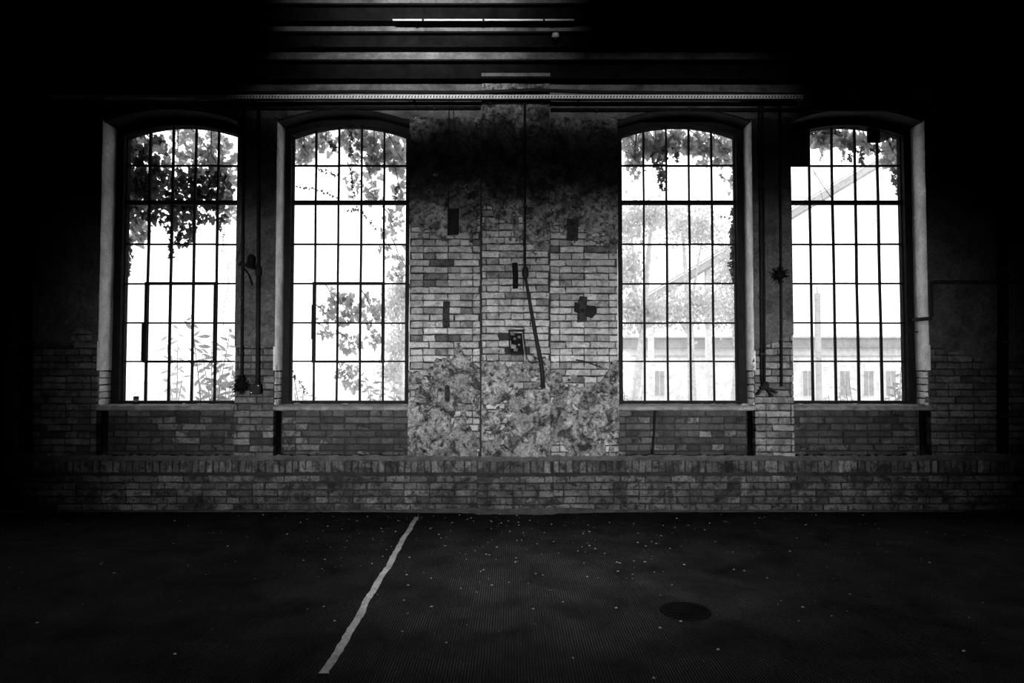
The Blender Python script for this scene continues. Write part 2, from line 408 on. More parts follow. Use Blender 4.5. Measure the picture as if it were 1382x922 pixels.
m_pil = lambda X, Z: m_center(X + 3.0, Z) + 0.25 * sstep(Z, 4.0, 4.3) + 0.14 * sstep(-Z, -1.8, -1.3)
sheet('skim_coat', pilo, PX0, PX1, PLZ, 5.0, PY - 0.010, lambda X, Z: np.minimum(m_pil(X, Z) - 0.06, 0.0 + 1.1 * fbm(X, Z, 4.0, 6, 63) + 0.3 * fbm(X, Z, 15, 3, 73)), 0.012, 'skim', 0.005)
cap = MB(); cap.box(PX0, PX1, -0.24, -0.175, P(691, 103, -0.24).z, P(691, 98.5, -0.24).z)
cap.build('capital', 'dust', pilo)

# piers between paired windows
for nm, a, b, mk, sh in (('left', OPEN[0][1], OPEN[1][0], m_pier_l, 0.03), ('right', OPEN[2][1], OPEN[3][0], m_pier_r, 0.09)):
    e = empty('wall_pier_' + nm, 'narrow brick pier with pipes between the two %s windows' % ('left-hand' if nm == 'left' else 'right-hand'), 'pier', None, 'structure')
    cnt += lay(e, a, b, PLZ, 2.5, 0.0, (paint_mix(0.75, 'brick_grimy') if nm == 'left' else paint_mix(0.6, 'brick_worn', 'brick_grimy')), mk, sh, 0)
    sheet('plaster_coat', e, a, b, PLZ, 4.62, 0.0, mk, 0.014, 'field_plaster')
# outer fields
def paint_outer(x, z): return 'brick_bare'
for nm, a, b in (('left', -7.9, OPEN[0][0]), ('right', OPEN[3][1], 7.9)):
    e = empty('wall_field_' + nm, 'dim whitewashed brick field %s' % ('beside the ivy-covered window' if nm == 'left' else 'crossed by a bent conduit'), 'wall', None, 'structure')
    cnt += lay(e, max(a, -6.6), min(b, 6.6), PLZ, 3.2, 0.0, paint_mix(0.85, 'brick_grimy'), m_outer, 0.0, 0)
    sheet('plaster_coat', e, a, b, PLZ, 4.62, 0.0, m_outer, 0.022, 'field_plaster')
# plaster above the arches
up = empty('wall_upper', 'black sooty plaster above the window arches', 'wall', None, 'structure')
sheet('plaster_coat', up, -7.9, 7.9, 4.60, 6.55, 0.0, m_full, 0.022, 'wall_dark', arcs=True)

# spandrels below the windows, set back, with a slot on the far side
for k, (a, b) in enumerate(OPEN):
    s0, s1 = (a + 0.06, b) if k < 2 else (a, b - 0.06)
    mb = MB(); mb.box(s0, s1, 0.134, 0.32, PLZ, SILL - 0.04)
    lab = ['dark brick spandrel under the ivy-hung window at the far left', 'dark brick spandrel under the second window',
           'dark brick spandrel with a leaning rod under the third window', 'patchy brick spandrel under the far right window'][k]
    o = tag(mb.build('spandrel_wall', 'mortar'), lab, 'wall', None, 'structure')
    cnt += lay(o, s0, s1, PLZ, SILL - 0.05, 0.12, paint_mix(0.25, 'brick_sooty', 'brick_bare'), None, 0.06 * k, k, depth_jit=0.006)
print('BRICKS', cnt)

# plinth with a soldier course
pl = MB()
def plinth(mb, a, b, yf, yb):
    mb.add([(a, yf + 0.014, 0), (b, yf + 0.014, 0), (b, yb, 0), (a, yb, 0), (a, yf + 0.014, PLZ - 0.005), (b, yf + 0.014, PLZ - 0.005), (b, yb, PLZ + 0.04), (a, yb, PLZ + 0.04)],
           [(0,3,2,1), (4,5,6,7), (0,1,5,4), (1,2,6,5), (2,3,7,6), (3,0,4,7)])
PBX0, PBX1 = P(644, 650, -0.14).x, P(747, 650, -0.14).x
for nm, a, b, yf in (('left', -8, PBX0, -0.08), ('center', PBX0, PBX1, -0.14), ('right', PBX1, 8, -0.08)):
    mb = MB(); plinth(mb, a, b, yf, 0.02)
    for (oa, ob) in OPEN:                                     # ledge at the foot of the recesses
        if a <= oa and ob <= b: mb.box(oa, ob, 0.0, 0.135, 0.3, PLZ + 0.015)
    lab = {'left': 'sooty brick plinth running below the two left-hand windows', 'center': 'projecting brick plinth block under the middle pilaster',
           'right': 'sooty brick plinth running below the two right-hand windows'}[nm]
    o = tag(mb.build('wall_plinth_' + nm, 'mortar'), lab, 'plinth', None, 'structure')
    lay(o, max(a, -6.6) , min(b, 6.6), 0.005, PLZ - 0.15, yf, lambda x, z: 'brick_sooty', None, 0.1, 0, depth_jit=0.008, limit=220)
    x = max(a, -5.9) + 0.03; n = 0
    while x < min(b, 5.9) - 0.02:
        me = brick_mesh('soldier', 'brick_sooty', random.randrange(6))
        o2 = link('brick', me, o, (x + 0.006, yf + random.uniform(-0.008, 0.01), PLZ - 0.075)); n += 1
        x += 0.0765
    ck = MB(); n0 = 60
    aa, bb = max(a, -7.5), min(b, 7.5)
    nn = int((bb - aa) / 0.04); vs = []; fs = []
    for i in range(nn + 1):
        X_ = aa + (bb - aa) * i / nn; r = random.uniform(-0.006, 0.006)
        vs += [(X_, yf - 0.004 + r, PLZ - 0.006 + r), (X_, yf + 0.03, PLZ + 0.012 + r), (X_, 0.002 if nm != 'center' else PY, PLZ + 0.045 + 1.5 * r)]
    for i in range(nn): fs += [(3*i, 3*i+3, 3*i+4, 3*i+1), (3*i+1, 3*i+4, 3*i+5, 3*i+2)]
    ck.add(vs, fs); ck.build('cement_ledge', 'dust', o)

# reveals: plaster lining above, bare bricks at the foot
for k, (a, b) in enumerate(OPEN):
    e = empty('trim_%d' % (k + 1), ['pale plastered reveal of the ivy-hung window', 'pale plastered reveal of the second window', 'pale plastered reveal of the third window', 'pale plastered reveal of the far right window'][k], 'reveal', None, 'structure')
    for side, xe, s in (('l', a, 1), ('r', b, -1)):
        n = 40; vs = []; fs = []
        zs_ = np.linspace(1.62, ZS + 0.02, n)
        for z in zs_:
            q = 0.003 * math.sin(z * 9 + k) + random.uniform(-0.002, 0.002)
            ed = 0.002 + 0.012 * max(0, random.gauss(0, 0.5))
            x_ = xe - s * 0.001 + s * q * 0.5
            vs += [(xe - s * 0.012, -0.004, z), (x_, ed, z), (x_ + s * 0.004, 0.13, z), (x_ + s * 0.008, 0.27, z)]
        for i in range(n - 1):
            for c in range(3):
                f = (4*i+c, 4*i+c+1, 4*i+4+c+1, 4*i+4+c); fs.append(f if s > 0 else f[::-1])
        MB().add(vs, fs).build('plaster_lining', 'reveal', e, True)
        z = SILL + CR / 2; r = 0
        while z < 1.66:
            for yy in ((0.11, 0.245) if r % 2 == 0 else (0.175,)):
                me = brick_mesh('header' if r % 2 == 0 else 'stretcher', 'brick_white', random.randrange(6))
                o = link('brick', me, e, (xe + random.uniform(-0.003, 0.003), yy, z)); o.rotation_euler = (0, 0, math.pi / 2 * s); 
                o.scale = (0.93 if r % 2 == 0 else 0.95, 0.2, 1)
            z += CR; r += 1

# ------------------------------------------------------------------ windows
GY = 0.35
row_y = [541, 488, 436, 383, 330, 274, 224]
RZ = [P(691, y, GY).z for y in row_y]
GS, GA = P(691, 186, GY).z, P(691, 172, GY).z
WL = ['tall arched iron window half covered by ivy with a framed lower casement', 'tall arched iron window with grey ivy leaves and a lower casement',
      'tall arched iron window looking onto pale trees and a sloping bridge', 'tall arched iron window with a boarded top pane']
BOARDED = {(3, 0, 6)}
for k, (a, b) in enumerate(OPEN):
    w = empty('window_%d' % (k + 1), WL[k], 'window', None, 'structure')
    c = (a + b) / 2; half = 0.7025; x0, x1 = c - half, c + half; pw = (x1 - x0) / 5
    inn = [(x0, RZ[0])] + [(x1, RZ[0])] + arc(x0, x1, GS, GA, 18)[::-1]
    out = [(a - 0.015, RZ[0] - 0.03), (b + 0.015, RZ[0] - 0.03)] + [(x, z + 0.02) for x, z in arc(a - 0.015, b + 0.015, ZS, ZA, 18)[::-1]]
    MB().ring(inn, out, 0.265, 0.42).build('frame', 'iron', w)
    bead_i = [(x + (0.012 if x < c else -0.012), z) for x, z in inn]
    MB().ring(bead_i, inn, GY - 0.02, GY + 0.02).build('glazing_bead', 'iron', w)
    case = k in (0, 1)
    cx0, cx1 = x0 + pw * 1, x0 + pw * 4; cz0, cz1 = RZ[1], RZ[3]
    for i in range(1, 5):
        x = x0 + pw * i; zt = arch_z(x, x0, x1, GS, GA) + 0.02
        j = [random.uniform(-0.003, 0.003) for _ in range(8)]
        zz = np.linspace(RZ[0] - 0.01, zt, 8)
        mb = MB()
        for q in range(7):
            wv = 0.010 + random.uniform(-0.001, 0.002)
            mb.add([(x + j[q] - wv, GY - 0.018, zz[q]), (x + j[q] + wv, GY - 0.018, zz[q]), (x + j[q] + wv, GY + 0.018, zz[q]), (x + j[q] - wv, GY + 0.018, zz[q]),
                    (x + j[q+1] - wv, GY - 0.018, zz[q+1]), (x + j[q+1] + wv, GY - 0.018, zz[q+1]), (x + j[q+1] + wv, GY + 0.018, zz[q+1]), (x + j[q+1] - wv, GY + 0.018, zz[q+1])],
                   [(0,3,2,1), (4,5,6,7), (0,1,5,4), (1,2,6,5), (2,3,7,6), (3,0,4,7)])
        mb.build('glazing_bar', 'iron', w)
    for r in range(1, 7):
        if r == 5:
            MB().box(x0 - 0.005, x1 + 0.005, GY - 0.04, GY + 0.025, RZ[r] - 0.024, RZ[r] + 0.024).build('transom', 'iron', w)
        else:
            t = 0.010; mb = MB(); xs = np.linspace(x0 - 0.005, x1 + 0.005, 6)
            for q in range(5):
                dz = random.uniform(-0.003, 0.003); mb.box(xs[q], xs[q+1], GY - 0.016, GY + 0.016, RZ[r] - t + dz, RZ[r] + t + dz)
            mb.build('glazing_bar', 'iron', w)
    if case:
        cs = MB().ring([(cx0 + 0.016, cz0 + 0.014), (cx1 - 0.016, cz0 + 0.014), (cx1 - 0.016, cz1 - 0.016), (cx0 + 0.016, cz1 - 0.016)],
                       [(cx0 - 0.016, cz0 - 0.016), (cx1 + 0.016, cz0 - 0.016), (cx1 + 0.016, cz1 + 0.016), (cx0 - 0.016, cz1 + 0.016)], GY - 0.045, GY + 0.012).build('casement_frame', 'iron', w)
        if k == 0:
            MB().box(cx1 - 0.006, cx1 + 0.022, GY - 0.06, GY - 0.02, RZ[2] + 0.06, RZ[2] + 0.32).build('stay_bar', 'iron', cs)
            MB().box(cx0 - 0.035, cx0 - 0.008, GY - 0.06, GY - 0.02, RZ[1] + 0.01, RZ[2] - 0.01).build('stay_bar', 'iron', cs)
        else:
            MB().box(cx0 - 0.022, cx0 + 0.004, GY - 0.06, GY - 0.02, RZ[2] - 0.20, RZ[2] + 0.22).build('stay_bar', 'iron', cs)
    for i in range(5):
        for r in range(7):
            xa, xb = x0 + pw * i, x0 + pw * (i + 1); za = RZ[r]
            if r < 6: poly = [(xa, za), (xb, za), (xb, RZ[r+1]), (xa, RZ[r+1])]
            else: poly = [(xa, za), (xb, za)] + [(x, arch_z(x, x0, x1, GS, GA)) for x in np.linspace(xb, xa, 6)]
            bd = (k, i, r) in BOARDED
            MB().prism(poly, GY - (0.012 if bd else 0.002), GY + (0.008 if bd else 0.002)).build('board' if bd else 'pane', 'timber' if bd else 'glass', w)
    # sill: rounded worn cement nosing
    pr = [(0.30, 0.012), (0.10, 0.006), (0.02, 0.0), (-0.012, -0.012), (-0.02, -0.030), (-0.010, -0.05), (0.02, -0.058), (0.30, -0.058)]
    n = 24; vs = []; fs = []
    for i in range(n + 1):
        X_ = a - 0.005 + (b - a + 0.01) * i / n
        for (yy, zz) in pr: vs.append((X_, yy + random.uniform(-0.004, 0.004), SILL + zz + random.uniform(-0.004, 0.004)))
    m_ = len(pr)
    for i in range(n):
        for q in range(m_): fs.append((i*m_+q, i*m_+(q+1) % m_, (i+1)*m_+(q+1) % m_, (i+1)*m_+q))
    fs += [tuple(range(m_)), tuple(range(n*m_ + m_ - 1, n*m_ - 1, -1))]
    MB().add(vs, fs).build('window_sill', 'sill', w, True)
# black blanking plate wedged in the third top pane of the last window
c4 = (OPEN[3][0] + OPEN[3][1]) / 2
q0, q1 = P(1170, 193, 0.33), P(1187, 172, 0.33)
tag(MB().box(q0.x, q1.x, 0.318, 0.332, q0.z, q1.z + 0.06).build('blanking_plate', 'timber'), 'small square black plate covering part of a top pane', 'plate')

# ------------------------------------------------------------------ room shell
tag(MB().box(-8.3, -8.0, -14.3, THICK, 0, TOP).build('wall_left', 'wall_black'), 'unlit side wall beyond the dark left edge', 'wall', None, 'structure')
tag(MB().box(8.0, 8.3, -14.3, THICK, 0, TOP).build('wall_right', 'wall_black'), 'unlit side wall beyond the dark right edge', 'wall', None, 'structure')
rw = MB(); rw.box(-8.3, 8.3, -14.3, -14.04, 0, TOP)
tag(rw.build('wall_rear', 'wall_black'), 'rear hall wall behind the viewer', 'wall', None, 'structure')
for nm, x0, x1, z0, z1, lab in (('lamp_panel_low', -3.1, 4.1, 0.0, 2.6, 'wide added panel behind the main wall lamp'), ('window_5', -2.0, -0.2, 4.6, 5.2, 'added panel behind the upper wall lamp'), ('window_7', -2.8, 3.4, 5.4, 5.8, 'long added panel behind the cable tray lamp')):  # unseen panels added to dress the lamps, no known openings there
    e = empty(nm, lab, 'panel' if nm == 'lamp_panel_low' else 'window', None, 'structure'); nb = 4
    MB().ring([(x0 + 0.06, z0 + 0.06), (x1 - 0.06, z0 + 0.06), (x1 - 0.06, z1 - 0.06), (x0 + 0.06, z1 - 0.06)], [(x0, z0), (x1, z0), (x1, z1), (x0, z1)], -14.04, -13.99).build('frame', 'iron', e)
    for q in range(nb): MB().box(x0 + 0.06 + (x1 - x0 - 0.12) / nb * q + 0.01, x0 + 0.06 + (x1 - x0 - 0.12) / nb * (q + 1) - 0.01, -14.035, -14.02, z0 + 0.06, z1 - 0.06).build('added_pane', 'sill', e)
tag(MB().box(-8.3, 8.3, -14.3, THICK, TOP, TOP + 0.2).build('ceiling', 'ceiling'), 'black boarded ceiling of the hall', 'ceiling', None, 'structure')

rl = empty('window_6', 'added unseen panel above the floor lamp', 'rooflight', None, 'structure')  # added out of view to dress the floor lamp
MB().box(-0.7, 1.2, -3.95, -3.85, 6.52, TOP).build('frame', 'iron', rl); MB().box(-0.7, 1.2, -2.75, -2.65, 6.52, TOP).build('frame', 'iron', rl)
for q in range(3): MB().box(-0.68 + q * 0.625, -0.08 + q * 0.625, -3.85, -2.75, 6.53, 6.545).build('added_pane', 'sill', rl)
# ------------------------------------------------------------------ floor of ribbed tiles
fl = tag(MB().box(-8.3, 8.3, -14.3, 0.0, -0.2, -0.009).build('floor', 'joint'), 'dark floor of small ribbed clinker tiles', 'floor', None, 'structure')
TS = 0.205; NR = 12
def tile_geo():
    vs = []; prof = []; p = (TS - 0.002) / NR; h = (TS - 0.002) / 2
    for i in range(NR):
        xa = -h + i * p
        prof += [(xa, -0.006), (xa + p * 0.16, 0.0), (xa + p * 0.66, 0.0), (xa + p * 0.82, -0.006)]
    prof.append((h, -0.006))
    n = len(prof)
    vs = [(x, -h, z) for x, z in prof] + [(x, h, z) for x, z in prof]
    fs = [(i, i + 1, n + i + 1, n + i) for i in range(n - 1)]
    return vs, fs
tv, tf = tile_geo()
tme = bpy.data.meshes.new('tile'); tme.from_pydata(tv, [], tf); tme.update(); tme.materials.append(M['tile']); tme.materials.append(M['groove']); tme.polygons.foreach_set('material_index', [0 if i % 4 == 1 else 1 for i in range(len(tf))])
tiles = []
nxt = int(7.2 / TS); nyt = int(6.6 / TS)
for i in range(-nxt, nxt + 1):
    for j in range(nyt):
        x = i * TS + 0.03; y = -0.16 - (j + 0.5) * TS
        d = Vector((x, y, 0)) - CAM; cz = d.y * math.cos(PITCH) + d.z * math.sin(PITCH)
        px = 691 + FPX * d.x / cz; py = 461 - FPX * (-d.y * math.sin(PITCH) + d.z * math.cos(PITCH)) / cz
        vis = -20 < px < 1402 and py < 930
        tiles.append((0 if vis else 1, cz, x, y))
tiles.sort(); tm = MB(); tvn = np.array(tv)
for n, (nv, cz, x, y) in enumerate(tiles):
    dz = random.uniform(-0.0012, 0.0005)
    if n < 300:
        o = link('tile', tme, fl, (x, y, dz)); o.rotation_euler = (random.uniform(-0.005, 0.005), random.uniform(-0.005, 0.005), random.uniform(-0.005, 0.005))
    else:
        tm.add((tvn + (x, y, dz)).tolist(), tf)
o = tm.build('tile_field', 'tile_mass', fl); o['kind'] = 'stuff'; o.data.materials.append(M['groove'])
o.data.polygons.foreach_set('material_index', [0 if (i % len(tf)) % 4 == 1 else 1 for i in range(len(o.data.polygons))])

# worn white line
p0, p1 = PF(562, 698), PF(438, 910)
n = 90; vs = []; fs = []
for i in range(n + 1):
    t = i / n; c = p0.lerp(p1, t); wob = 0.005 * math.sin(t * 17) + 0.004 * math.sin(t * 41 + 1)
    wl, wr = 0.027 + random.uniform(-0.005, 0.004), 0.027 + random.uniform(-0.005, 0.004)
    vs += [(c.x - wl + wob, c.y, 0.0005), (c.x - wl + 0.004 + wob, c.y, 0.004), (c.x + wr - 0.004 + wob, c.y, 0.004), (c.x + wr + wob, c.y, 0.0005)]
for i in range(n):
    for q in range(3): fs.append((4*i+q, 4*i+4+q, 4*i+4+q+1, 4*i+q+1))
tag(MB().add(vs, fs).build('floor_line', 'line'), 'worn white line running across the ribbed floor towards the wall', 'line')

# iron drain cover
dc = PF(925, 825)
dr = empty('drain_cover', 'round black iron drain cover sunk in the floor', 'drain cover'); dr.location = (dc.x, dc.y, 0)
MB().lathe((0, 0, 0), [(0.17, -0.008), (0.17, 0.006), (0.15, 0.007), (0.145, 0.002)], 28).build('rim', 'girder', dr)
mb = MB()
for i in range(-3, 4):
    l = math.sqrt(0.14**2 - (i * 0.038)**2); mb.box(-l, l, i * 0.038 - 0.01, i * 0.038 + 0.01, 0.0, 0.006)
mb.build('grating', 'girder', dr)

# mortar dust heaped along the foot of the wall
nd = 150; vs = []; fs = []
xs = np.linspace(-5.2, 5.2, nd)
for i, x in enumerate(xs):
    base = -0.14 if PBX0 - 0.02 < x < PBX1 + 0.02 else -0.08
    amp = 0.03 + 0.9 * math.exp(-((x - 0.0) / 1.1) ** 2); amp *= 0.6 + 0.8 * float(fbm(np.array([x]), np.array([0.3]), 2.5, 4, 2)[0] + 0.5)
    vs += [(x, base + 0.016, 0.055 * amp + 0.006), (x, base - 0.05 * amp, 0.03 * amp + random.uniform(0, 0.006)), (x, base - 0.12 * amp - random.uniform(0, 0.03), -0.004)]
for i in range(nd - 1): fs += [(3*i+1, 3*i+4, 3*i+3, 3*i), (3*i+2, 3*i+5, 3*i+4, 3*i+1)]
tag(MB().add(vs, fs).build('dust', 'dust', None, True), 'pale mortar dust banked along the foot of the wall', 'dust', None, 'stuff')

# crumbs of mortar strewn over the tiles
mb = MB()
for _ in range(520):
    x = random.gauss(0.4, 2.4); y = -0.25 - abs(random.gauss(0, 2.0)); s = random.choice([0.003, 0.004, 0.005, 0.006, 0.008, 0.011])
    if y < -5.5 or abs(x) > 6.5 or (Vector((x, y, 0)) - PF(925, 825)).length < 0.2: continue
    o_ = [(random.uniform(-1, 1) * s * 0.3, random.uniform(-1, 1) * s * 0.3) for _ in range(4)]
    mb.add([(x - s + o_[0][0], y - s * 0.6, 0), (x + s, y - s * 0.5 + o_[1][1], 0), (x + s * 0.8, y + s * 0.6, 0), (x - s * 0.9, y + s * 0.7 + o_[3][1], 0),
            (x - s * 0.3, y, s * 0.7), (x + s * 0.4, y + s * 0.1, s * 0.6)],
           [(0,1,5,4), (1,2,5), (2,3,4,5), (3,0,4)])
tag(mb.build('debris', 'rubble'), 'small mortar crumbs strewn over the ribbed floor', 'debris', None, 'stuff')

# ------------------------------------------------------------------ iron overhead
def pipe(name, pts, r, mat, label, cat, clamps=0, group=None, n=8):
    o = MB().tube(pts, r, n).build(name, mat, None, True); tag(o, label, cat, group)
    if clamps:
        a, b = Vector(pts[0]), Vector(pts[-1]); rr = r if not isinstance(r, (list, tuple)) else r[0]
        for i in range(clamps):
            c = a.lerp(b, (i + 0.5) / clamps); d = (b - a).normalized()
            MB().tube([c - d * 0.012, c + d * 0.012], rr * 1.35, n).build('clamp', 'rust', o)
    return o
# perforated cable tray
ta, tb = P(66, 133.5, -0.2), P(1085, 133.5, -0.2); tz = P(700, 130.5, -0.2).z
tr = empty('cable_tray', 'bright perforated steel cable tray spanning the wall above the windows', 'cable tray')
mb = MB(); mb.box(ta.x, tb.x, -0.202, -0.198, tz + 0.014, tz + 0.022); mb.box(ta.x, tb.x, -0.202, -0.198, tz - 0.022, tz - 0.014)
mb.box(ta.x, tb.x, -0.198, -0.12, tz + 0.019, tz + 0.022)
mb.build('rail', 'galv', tr)
MB().box(ta.x, tb.x, -0.185, -0.15, tz - 0.03, tz + 0.012).build('slot_shade', 'rubber', tr)  # black strip added behind the tray slots to paint them dark
x = ta.x; mb = MB()
while x < tb.x - 0.02:
    mb.add([(x, -0.203, tz - 0.016), (x + 0.022, -0.203, tz - 0.016), (x + 0.034, -0.203, tz + 0.016), (x + 0.012, -0.203, tz + 0.016),
            (x, -0.199, tz - 0.016), (x + 0.022, -0.199, tz - 0.016), (x + 0.034, -0.199, tz + 0.016), (x + 0.012, -0.199, tz + 0.016)],
           [(0,1,2,3), (7,6,5,4), (0,3,7,4), (1,5,6,2)]); x += 0.036
o = mb.build('web', 'galv', tr); o['kind'] = 'stuff'
for px in (130, 345, 560, 780, 1000):
    c = P(px, 132, -0.1); MB().box(c.x - 0.012, c.x + 0.012, -0.2, 0.0, tz - 0.035, tz - 0.023).build('bracket', 'iron', tr)
cy_ = [P(x, y, -0.16) for x, y in ((150, 126), (330, 125.5), (480, 124), (640, 125), (720, 121.5), (800, 124.5), (960, 126), (1080, 128))]
pipe('cable', cy_, 0.022, 'rubber', 'long sagging black cable above the cable tray, also standing for its shadow', 'cable')  # curved wires mid-run; the rest is a black strip for the tray's shadow
# girders across the wall top
def girder(y_top, y_bot, Y, xa, xb, label):
    zt, zb = P(691, y_top, Y).z, P(691, y_bot, -0.025).z; g = empty('girder', label, 'girder', 'steel girders across the wall top')
    MB().box(xa, xb, Y, -0.025, zb, zb + 0.02).build('bottom_flange', 'girder', g)
    MB().box(xa, xb, Y, -0.025, zt - 0.02, zt).build('top_flange', 'girder', g)
    MB().box(xa, xb, -0.08, -0.06, zb + 0.02, zt - 0.02).build('web_plate', 'girder', g)
    return g
girder(80, 113, -0.17, -7.9, 7.9, 'lowest black steel girder, just above the cable tray')
girder(42, 70, -0.15, -7.9, 7.9, 'middle black steel girder across the wall top')
girder(4, 35, -0.15, -7.9, 7.9, 'highest black steel girder at the upper picture edge')
cz = P(650, 27, -0.19).z
co = pipe('conduit', [(P(530, 27, -0.19).x, -0.19, cz), (P(775, 27, -0.19).x, -0.19, cz)], 0.010, 'galv', 'short shiny steel conduit fixed to the highest girder', 'conduit', 3)
for px in (560, 650, 745): c = P(px, 27, -0.19); MB().box(c.x - 0.012, c.x + 0.012, -0.19, -0.078, cz - 0.012, cz + 0.012).build('bracket', 'girder', co)
b_ = P(750, 47, -0.24)
bk = empty('insulator', 'small pale porcelain insulator on the middle girder', 'insulator'); bk.location = (b_.x, -0.21, b_.z - 0.02)
MB().lathe((0, 0, 0), [(0.02, 0), (0.045, 0.008), (0.045, 0.02), (0.028, 0.026), (0.04, 0.034), (0.04, 0.046), (0.018, 0.056)], 14).build('body', 'line', bk, True)
MB().box(-0.012, 0.012, 0.0, 0.04, -0.02, 0.0).build('bracket', 'iron', bk)
b_ = P(1003, 20, 0)
# horizontal pipes over the arches
def hp(xa, xb, y, Y, r, label):
    z = P((xa + xb) / 2, y, Y).z; return pipe('conduit', [(P(xa, y, Y).x, Y, z), (P(xb, y, Y).x, Y, z)], r, 'iron', label, 'conduit', 4)
hp(150, 649, 145.5, -0.035, 0.022, 'black horizontal conduit above the two left-hand windows')
hp(743, 1240, 148, -0.035, 0.022, 'black horizontal conduit above the two right-hand windows')
hp(650, 743, 138, -0.09, 0.02, 'short black conduit across the pilaster below the tray')

# wires to the plate left of the pilaster
zt = P(606, 133, -0.02).z
pipe('wire', [P(606, 133, -0.02), P(606, 210, -0.012), P(605, 284, -0.012)], 0.006, 'rubber', 'thin black wire dropping straight to the dark wall plate', 'wire')
pipe('wire', [P(611, 133, -0.02), P(613, 170, -0.015), P(616, 197, -0.015)], 0.006, 'rubber', 'short thin wire hanging free beside the plate wire', 'wire')
def plate(px0, px1, py0, py1, Y, label, mat='rust', name='wall_plate', holes=True, t=0.02):
    a, b = P(px0, py1, Y), P(px1, py0, Y); e = empty(name, label, 'plate')
    w, h = b.x - a.x, b.z - a.z; e.location = (a.x, Y, a.z)
    j = lambda s=0.006: random.uniform(-s, s)
    poly = [(j(), j()), (w/2, j()), (w + j(), j()), (w + j(), h * 0.5), (w + j(), h + j()), (w/2, h + j()), (j(), h + j()), (j(), h * 0.45)]
    MB().prism(poly, -t, 0.012).build('body', mat, e)
    if holes:
        for q in (0.2, 0.8):
            MB().tube([(w/2, -t - 0.008, h * q), (w/2, -t + 0.002, h * q)], min(w, h) * 0.13 + 0.003, 6).build('bolt', 'iron', e)
    return e
plate(604, 619, 282, 317, -0.01, 'tall dark iron plate high on the wall, ended by a wire', 'iron')
plate(598, 607, 407, 442, 0.0, 'narrow rusty iron strip set in bricks left of the pilaster')
plate(600, 607, 520, 542, -0.006, 'small rusty strip low on the wall left of the pilaster')
plate(765, 780, 296, 325, -0.01, 'dark iron plate high on the wall right of the pilaster')
plate(691.5, 699, 355, 390, PY - 0.004, 'black iron strip on the pilaster beside the cable switch', 'girder')
# cross-shaped anchor
c = P(786, 417, 0.0); e = empty('wall_anchor', 'cross-shaped rusty iron anchor right of the pilaster', 'anchor'); e.location = (c.x, 0, c.z)
MB().prism([(-0.06, -0.16), (0.05, -0.15), (0.055, 0.14), (-0.03, 0.15), (-0.055, 0.08)], -0.025, 0.012).build('upright', 'rust', e)
MB().prism([(0.03, -0.085), (0.11, -0.11), (0.16, -0.06), (0.15, 0.03), (0.04, 0.04)], -0.045, 0.01).build('arm', 'iron', e)
MB().prism([(-0.10, -0.03), (-0.04, -0.06), (-0.03, 0.06), (-0.09, 0.08)], -0.03, 0.01).build('stub', 'iron', e)
MB().tube([(0.0, -0.06, -0.02), (0.0, -0.02, -0.02)], 0.025, 8).build('bolt', 'iron', e)
# broken hole in the pilaster; a black plate paints its dark inside
c = z_hole; e = empty('broken_hole', 'broken hole full of mortar bits in the pilaster, darkened by a black plate', 'wall hole'); e.location = (c.x, PY, c.z)
MB().ring([(-0.07, -0.115), (0.06, -0.125), (0.075, 0.12), (-0.075, 0.125)], [(-0.085, -0.14), (0.06, -0.15), (0.095, 0.15), (-0.095, 0.145)], -0.012, 0.02).build('rim', 'iron', e)
MB().box(-0.09, 0.09, 0.004, 0.012, -0.14, 0.14).build('hole_shade', 'girder', e)
for (x, z, s) in ((-0.045, 0.10, 0.025), (0.03, 0.06, 0.018), (-0.02, 0.04, 0.015), (-0.035, -0.05, 0.03), (-0.01, -0.085, 0.024), (0.03, -0.03, 0.014)):
    MB().add([(x - s, -0.004, z - s * 0.7), (x + s * 0.9, -0.004, z - s * 0.9), (x + s, -0.004, z + s * 0.6), (x - s * 0.7, -0.004, z + s), (x + 0.1 * s, -0.022, z)],
             [(0,1,4), (1,2,4), (2,3,4), (3,0,4)]).build('mortar_chip', 'rubble', e)
# conduit, switch and cable on the pilaster
YC = PY - 0.03
pipe('conduit', [P(708.5, 140, YC), P(708.5, 362, YC)], 0.014, 'iron', 'thin vertical conduit down the pilaster to a switch', 'conduit', 4)
c = P(709, 368, YC); e = empty('cable_switch', 'small black pear-shaped cable switch on the pilaster', 'switch'); e.location = c
MB().lathe((0, 0, 0), [(0.014, 0.075), (0.034, 0.05), (0.04, 0.0), (0.036, -0.04), (0.018, -0.075)][::-1], 14).build('body', 'rubber', e, True)
MB().box(-0.008, 0.008, -0.05, -0.03, -0.02, 0.02).build('lever', 'iron', e)
pts = [P(x, y, YC - 0.01) for x, y in ((709, 374), (711, 384), (714, 402), (718, 425), (722, 447), (726, 468), (730, 488), (732, 505), (733, 524))]
pipe('cable', pts, [0.016, 0.017, 0.018, 0.022, 0.023, 0.024, 0.026, 0.026, 0.027], 'rubber', 'thick black cable dangling askew from the pilaster switch', 'cable', n=10)
pts = [P(x, y, PY - 0.015) for x, y in ((706, 448), (709, 468), (711, 484), (716, 489.5), (729, 488))]
pipe('wire', pts, 0.007, 'rubber', 'thin wire looping from the broken hole to the dangling cable', 'wire')
pts = [P(x, y, PY - 0.012) for x, y in ((705, 450), (707, 470), (709.5, 487), (715, 492.5), (728, 491))]
pipe('wire', pts, 0.005, 'sill', 'second bare wire looping below the first from the hole', 'wire')
pts = [P(x, y, -0.02) for x, y in ((777, 486), (786, 487), (795, 490), (812, 496))]
pipe('bent_rod', pts, 0.008, 'rust', 'short bent rod sticking from the wall right of the pilaster', 'rod')

